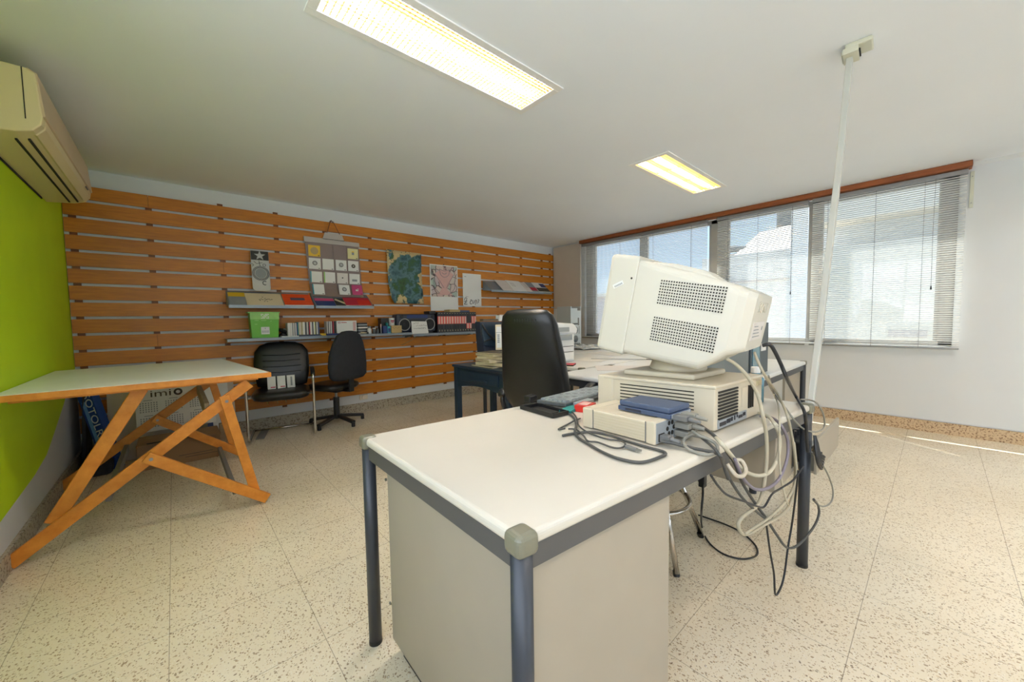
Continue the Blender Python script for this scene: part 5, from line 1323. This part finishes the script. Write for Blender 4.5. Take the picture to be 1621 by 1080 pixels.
F().loft([sec(.085, .10, .31, .20, .240, .01), sec(.0, .10, .31, .20, .240, .014), sec(-.10, .12, .29, .18, .226, .014), sec(-.15, .13, .28, .17, .200, .01)]).build('top_ridge', 'crt', t, smooth=False)
for u0, u1, nr in ((.088, .169, 9), (-.048, .034, 9)):
    m = F()
    for i in range(25):
        for j in range(nr):
            f = .002 - i * .0089; u = u0 + (u1 - u0) * j / (nr - 1)
            m.box(.0050 + max(0, -f) * .008, .0085, f - .0023, f + .0023, u - .0026, u + .0026)
    m.build('side_vent', 'hole', t)
m = F()
for i in range(7):
    f = .07 - i * .011; m.box(.13, .28, f - .002, f + .002, .2395, .2408)
m.build('top_vent', 'hole', t)
m = F(); m.cyl((-.0015, .115, .165), (.002, .115, .165), .004, n=10); m.build('screw_hole', 'hole', t)
S_ = lambda: F()
m = MB().frame(P0 + fF * .165 + fU * .135 + fN * (-.0016), fN, (fF * .85 - fU * .53).normalized(), (fU * .85 + fF * .53).normalized()); m.box(-.0004, .0008, -.022, .022, -.008, .008); stk = m.build('sticker', 'paper', t)
m = MB().frame(P0 + fF * .165 + fU * .135 + fN * (-.0022), fN, (fF * .85 - fU * .53).normalized(), (fU * .85 + fF * .53).normalized())
for k in range(6): m.box(-.0003, .0003, -.017 + k * .0058, -.0135 + k * .0058, -.005, .001)
m.build('sticker_print', 'inkgrey', stk)
Mx = Matrix((fN, fU, -fF)).transposed().to_4x4(); Mx.translation = P0 - fF * .2965 + fN * .20 + fU * .118
text_mesh('embossed_logo', 'SONY', .052, .0015, 'crt', t, Mx, sx=1.25)
m = F(); m.box(.09, .30, -.298, -.2955, .005, .068); pl_ = m.build('rating_plate', 'leadwhite', t)
m = F()
for k in range(4): m.box(.11, .24 - .02 * k, -.2988, -.2978, .016 + k * .012, .019 + k * .012)
m.disc((.265, -.2984, .045), .008, 'y', .001, 12); m.build('plate_print', 'inkgrey', pl_)
F = lambda: MB().frame(O + Vector((0, 0, H_)), ux, uy, Vector((0, 0, 1)))
F().box(.07, .325, .105, .38, .0005, .022).build('stand_plate', 'pc', t, bevel=.008, seg=3)
m = MB(); m.lathe([(.105, 0), (.108, .008), (.10, .03), (.085, .05), (.05, .075)], 36, (1.525, .70, .923)); m.build('swivel', 'pc', t, smooth=True)

# ---------------------------------------------------------------- external drive, router, cables' plugs
t = thing('external_drive', 'long beige external drive box with fan grille at its end', 'external drive', (1.18, .70, .741))
O2 = Vector((1.078, .563, .7412)); uy2 = Vector((.012, .28, 0)).normalized(); ux2 = Vector((.9984, -.06, 0)).normalized()
F = lambda: MB().frame(O2, ux2, uy2, Vector((0, 0, 1)))
F().box(.002, .19, .003, .255, .004, .070).build('case', 'drive', t, bevel=.004)
F().box(-.001, .193, -.001, .03, .002, .073).build('rear_sleeve', 'drive', t, bevel=.004)
F().box(-.001, .193, .24, .283, .002, .0725).build('front_bezel', 'drive', t, bevel=.004)
m = F(); m.box(.001, .0022, .031, .0345, .004, .07); m.box(.001, .0022, .2355, .239, .004, .07); m.build('seam_groove', 'plug', t)
m = F()
for k in range(6): m.box(.0012, .0024, .036, .234, .012 + k * .0095, .0132 + k * .0095)
m.build('side_rib', 'oldpaper', t)
F().box(.004, .188, -.003, .0, .006, .069).build('rear_panel', 'portgrey', t)
m = F()
for k in range(6):
    a = 2 * pi * k / 6; m.cyl((.085 + cos(a) * .019, -.004, .042 + sin(a) * .019), (.085 + cos(a) * .019, -.0025, .042 + sin(a) * .019), .0075, n=8)
m.build('fan_grille', 'hole', t)
F().box(.015, .048, -.004, -.0025, .010, .034).build('power_inlet', 'hole', t)
pg = F(); pg.box(.018, .046, -.034, -.004, .012, .032); pg.cyl((.032, -.034, .022), (.032, -.062, .019), .009, .006, 10); tag(pg.build('mains_plug', 'plug', bevel=.003), 'grey mains plug in the end of the external drive', 'plug')
for i, (x, z) in enumerate(((.125, .048), (.125, .022))):
    g = F(); g.box(x - .02, x + .04, -.05, -.004, z - .009, z + .009); g.cyl((x + .01, -.05, z), (x + .01, -.085, z - .003), .0095, .006, 10)
    tag(g.build('connector_plug', 'cgrey', bevel=.003), ('upper' if i == 0 else 'lower') + ' wide grey connector plugged into the external drive', 'plug')
t = thing('router', 'slate blue network box lying on the external drive', 'router', (1.2, .64, .815))
F = lambda: MB().frame(Vector((1.137, .545, .8145)), ux2, uy2, Vector((0, 0, 1)))
F().box(0, .135, 0, .19, .0, .016).build('lower_shell', 'blueplastic', t, bevel=.003)
F().box(.003, .132, .003, .187, .0165, .034).build('upper_shell', 'blueplastic', t, bevel=.005)
F().box(-.001, .0, .10, .16, .004, .012).build('label', 'navygrey', t)
F().box(.01, .125, -.002, .0, .003, .014).build('rear_port_row', 'portgrey', t)
for i, x in enumerate((.03, .075)):
    g = F(); g.box(x - .014, x + .016, -.045, -.002, -.002, .014); g.cyl((x, -.045, .006), (x, -.08, .002), .008, .0055, 10)
    tag(g.build('connector_plug', ['plug', 'cgrey'][i], bevel=.003), ['dark grey', 'pale grey'][i] + ' plug in the back of the blue network box', 'plug')

# ---------------------------------------------------------------- keyboard and small things
t = thing('keyboard', 'grey keyboard behind the beige drive, half under the monitor side', 'keyboard', (1.47, 1.15, .741), .05)
K = lambda: MB().at((1.475, 1.155, .7412), rz=.05, rx=-.05)
K().box(-.23, .23, -.085, .085, .006, .022).build('casing', 'grille', t, bevel=.004)
for j in range(6):
    for i in range(0, 15):
        if j == 0 and 4 <= i <= 8:
            if i != 4: continue
            w = 5
        else: w = 1
        x = -.215 + i * .0245
        K().box(x, x + .0245 * w - .003, -.075 + j * .025 + .0, -.075 + j * .025 + .021, .022, .030).build('key', 'silver' if (i + j) % 5 else 'portgrey', t)
for j in range(5):
    for i in range(3):
        K().box(.158 + i * .0235, .158 + i * .0235 + .0205, -.075 + j * .025, -.054 + j * .025, .022, .030).build('key', 'silver', t)
o = MB().at((1.255, 1.285, .741), rz=.1).box(-.025, .03, -.02, .02, 0, .03).build('black_adapter', 'black', bevel=.004); tag(o, 'small black adapter at the back edge of the desk', 'adapter')
m = MB().at((1.152, 1.10, .7412), rz=-.08); m.box(-.045, .045, -.105, .105, 0, .003)
for a, b, c, d in ((-.045, -.04, -.105, .105), (.04, .045, -.105, .105), (-.04, .04, -.105, -.099), (-.04, .04, .085, .105)): m.box(a, b, c, d, .003, .018)
t = thing('pen_tray', 'flat black tray lying on the front desk top', 'tray', (1.15, 1.1, .741)); m.build('tray_body', 'black', t, bevel=.002)
MB().at((1.152, 1.10, .7412), rz=-.08).box(-.03, .03, -.06, .05, .0032, .009).build('insert', 'deckblack', t, bevel=.002)
t = thing('red_box', 'small red box with white top beside the keyboard', 'box', (1.31, .99, .741))
MB().at((1.285, .99, .7412), rz=.25).box(-.03, .06, -.03, .03, 0, .027).build('box_body', 'red', t); MB().at((1.285, .99, .7412), rz=.25).box(-.012, .045, -.018, .02, .027, .0285).build('top_print', 'pinklight', t)
o = MB().at((1.235, 1.035, .7412), rz=.25).box(-.045, .06, -.03, .02, 0, .012).build('teal_card_box', 'teal', bevel=.001); tag(o, 'flat teal box between the keyboard and the red box', 'box')
o = MB().at((1.33, 1.045, .7412), rz=.1).box(-.03, .09, -.018, .018, 0, .024).build('grey_case', 'printergrey', bevel=.003); tag(o, 'pale grey case lying in front of the keyboard', 'case')
bottle('bottle', 'clear blue plastic bottle behind the beige computer', 1.965, .545, .034, .16, 'bottle', 'paper', z=.7412)

# ---------------------------------------------------------------- cables
NAMES = dict(
    monitor_signal=('beige monitor cable looping low from the tilted monitor', 'cbeige'), cream_loop=('thick cream cable hanging in one wide loop over the desk edge', 'ccream'),
    purple_loop=('mauve grey cable hanging in a loop beside the cream one', 'cpurple'), dark_lead=('dark grey cable falling from the network box and sweeping up to the leg', 'cdark'),
    dark_lead2=('second dark grey cable falling from the external drive over the edge', 'cdark'), thin_black_swag=('thin black cable swagged under the desk towards the leg', 'cblack'),
    black_power=('black power cable looped on the floor beside the stool', 'cblack'), thin_black_drop=('thin black cable hanging in a point almost to the floor', 'cblack'),
    black_mains=('thick black mains cable arching from the monitor to the leg', 'cblack'), beige_pair=('long beige cable from the monitor falling past the leg', 'cbeige'),
    thin_grey_swag=('thin pale grey cable swagged across the far desk corner', 'cgrey'), grey_side_loop=('grey cable looping out beyond the far desk leg', 'cgrey'),
    thin_white=('thin cream cable hanging straight down before the drawer unit', 'ccream'), desk_mains=('dark grey mains cable lying in a big loop on the desk top', 'cdark'),
    usb=('thin dark cable ending in a small connector on the desk', 'cdark'), short_lead=('short dark cable end bent beside the black tray', 'cdark'),
    grey_ring=('pale grey cable curled into a ring beside the external drive', 'cgrey'), socket_lead=('dark mains cable running from the drive plug over the edge', 'cdark'))
for k, (r, pts) in CABLES.items():
    lab, mt = NAMES[k]
    o = MB().tube(spline(pts, 6), r * .78, 8).build('cable', mt, smooth=True)
    tag(o, lab, 'cable')
    if k == 'usb':
        m = MB(); m.bar((.997, .613, .748), (.9945, .575, .748), .014, .009, (0, 0, 1)); m.build('connector', 'plug', o, local=True, bevel=.002)
        m = MB(); m.bar((.9945, .575, .748), (.994, .562, .748), .010, .005, (0, 0, 1)); m.build('connector_tip', 'steel', o, local=True)
    if k == 'black_power':
        p = Vector(pts[0]); m = MB().box(p.x - .014, p.x + .014, p.y - .012, p.y + .012, p.z - .02, p.z + .05); m.build('plug', 'cblack', o, local=True, bevel=.003)
p = Vector(CABLES['cream_loop'][1][7]); 
m = MB(); m.tube(spline([(1.195, .400, .70), (1.20, .378, .672), (1.235, .37, .662), (1.275, .374, .668), (1.285, .392, .69), (1.25, .408, .69)], 5), .0062, 6)
tag(m.build('cable_clamp', 'clamp', smooth=True), 'clear plastic cable clamp hooked on the desk edge', 'clamp')

# ================================================================ OUTSIDE
t = thing('outside_building', 'stained grey building behind the middle window pane with white sloping roof', 'building', (11.5, 2.8, -6))
m = MB().box(11.0, 14, 1.85, 4.4, -6, 2.70); w_ = m.build('wall', 'stained', t)
k_ = 13.2 / 11.05; lo_ = [(11.05, 3.62, 2.70), (11.05, 2.30, 2.70)]; hi_ = [(13.2, 2.36 * k_ - .05, 1.135 + (3.28 - 1.135) * k_), (13.2, 3.05 * k_, 1.135 + (3.20 - 1.135) * k_)]
MB().hexa([lo_[0], lo_[1], (13.3, 2.40, 2.70), (13.3, 3.70, 2.70)], [(11.06, 3.62, 2.71), (11.06, 2.30, 2.71), hi_[0], hi_[1]]).build('sloping_roof', 'rooftile', t)
MB().box(10.9, 12, 1.90, 2.36, -6, 4.6).build('pillar', 'facadeblue', t)
MB().box(10.98, 11.0, 1.85, 4.4, 1.98, 2.02).build('ledge', 'facadepink', t)
t = thing('outdoor_cooling_unit', 'rooftop cooling unit above the white sloping roof outside', 'air conditioner', (13.6, 3.0, 3.55))
MB().box(13.35, 13.9, 2.80, 3.25, 3.55, 4.12).build('casing', 'plug', t, bevel=.01); MB().disc((13.345, 3.02, 3.85), .16, 'x', .02, 20).build('fan_grille', 'grille', t)
t = thing('roof_vent', 'grey ventilation cowl on the roof outside', 'vent', (12.0, 3.8, 2.7))
MB().box(11.6, 11.9, 3.7, 4.3, 2.70, 2.83).build('base', 'facadepink', t); MB().cyl((11.7, 4.15, 3.02), (11.7, 3.55, 2.94), .09, n=14).build('pipe', 'plug', t)
t = thing('outside_building', 'pinkish building beyond the far panes under open sky', 'building', (11.5, 8, -6))
MB().box(11.2, 15, 4.45, 14, -6, 1.86).build('wall', 'facadepink', t); MB().box(11.1, 15, 4.45, 14, 1.86, 1.98).build('parapet', 'facade', t)
t = thing('outside_building', 'tall white building behind the near window pane with recessed band', 'building', (8.6, 0, -6))
MB().box(8.1, 12, -5, 1.42, -6, 2.22).build('lower_wall', 'facade', t); MB().box(8.6, 12, -5, 1.42, 2.22, 2.62).build('recessed_band', 'facadeblue', t); MB().box(7.95, 12, -5, 1.40, 2.62, 5.2).build('upper_wall', 'facade', t)
MB().box(8.08, 8.1, .1, .5, .78, .88).build('vent_slot', 'facadepink', t)
m = MB().box(5.6, 60, -40, 40, -6.2, -6); struct('ground_outside', m, 'pavement')

# ================================================================ CAMERA, LIGHT, WORLD
f_px = 600.733; yaw, pitch, roll = .7274, .0574, -.0154
fw = Vector((sin(yaw) * cos(pitch), cos(yaw) * cos(pitch), -sin(pitch))); rt = Vector((cos(yaw), -sin(yaw), 0)); up = rt.cross(fw)
r2 = cos(roll) * rt + sin(roll) * up; u2 = -sin(roll) * rt + cos(roll) * up
cd = bpy.data.cameras.new('camera'); cam = bpy.data.objects.new('camera', cd); COL.objects.link(cam)
Mc = Matrix((r2, u2, -fw)).transposed().to_4x4(); Mc.translation = (0, 0, 1.135); cam.matrix_world = Mc
cd.sensor_width = 36; cd.sensor_fit = 'HORIZONTAL'; cd.lens = 36 * f_px / 1621; cd.clip_start = .02; cd.clip_end = 300
SC.camera = cam

w = bpy.data.worlds.new('sky'); SC.world = w; w.use_nodes = True
nt = w.node_tree; bg = nt.nodes['Background']
tc = nt.nodes.new('ShaderNodeTexCoord'); sz = nt.nodes.new('ShaderNodeSeparateXYZ'); nt.links.new(tc.outputs['Generated'], sz.inputs[0])
skc = ramp(nt, sz.outputs[2], [(0., (.80, .90, 1.0)), (.12, (.62, .80, 1.0)), (.5, (.32, .56, .95)), (1., (.22, .44, .88))])
nt.links.new(skc, bg.inputs[0]); bg.inputs[1].default_value = 1.05

def light(name, kind, loc, d, energy, color, **kw):
    l = bpy.data.lights.new(name, kind); l.energy = energy; l.color = color
    for k, v in kw.items(): setattr(l, k, v)
    o = bpy.data.objects.new(name, l); COL.objects.link(o); o.location = loc
    o.rotation_euler = Vector(d).to_track_quat('-Z', 'Y').to_euler(); return o
light('sun', 'SUN', (12, 0, 12), (-.40, -.65, -1), 9., (1, .96, .9), angle=radians(.6))
# fill lamps added in the unseen rear and side openings
light('added_rear_fill', 'AREA', ((RX0 + RX1) / 2, YR - .05, 1.6), (0, 1, 0), 24, (.95, .98, 1), shape='RECTANGLE', size=RX1 - RX0 - .1, size_y=1.4)  # added fill, placed in the unseen rear window
light('added_side_fill', 'AREA', (XG - .1, (GX0 + GX1) / 2, 1.6), (1, .15, 0), 26, (.96, .98, 1), shape='RECTANGLE', size=3.1, size_y=1.3)  # added fill, placed in the unseen side opening

SC.render.engine = 'CYCLES'
SC.cycles.use_denoising = True
try: SC.cycles.denoiser = 'OPENIMAGEDENOISE'
except Exception: pass
SC.cycles.max_bounces = 10; SC.cycles.diffuse_bounces = 6; SC.cycles.glossy_bounces = 4; SC.cycles.transparent_max_bounces = 12
SC.cycles.sample_clamp_indirect = 6.
SC.cycles.caustics_reflective = False; SC.cycles.caustics_refractive = False
SC.view_settings.view_transform = 'Standard'; SC.view_settings.look = 'None'; SC.view_settings.gamma = 1; SC.view_settings.use_curve_mapping = False
SC.view_settings.exposure = 0.56
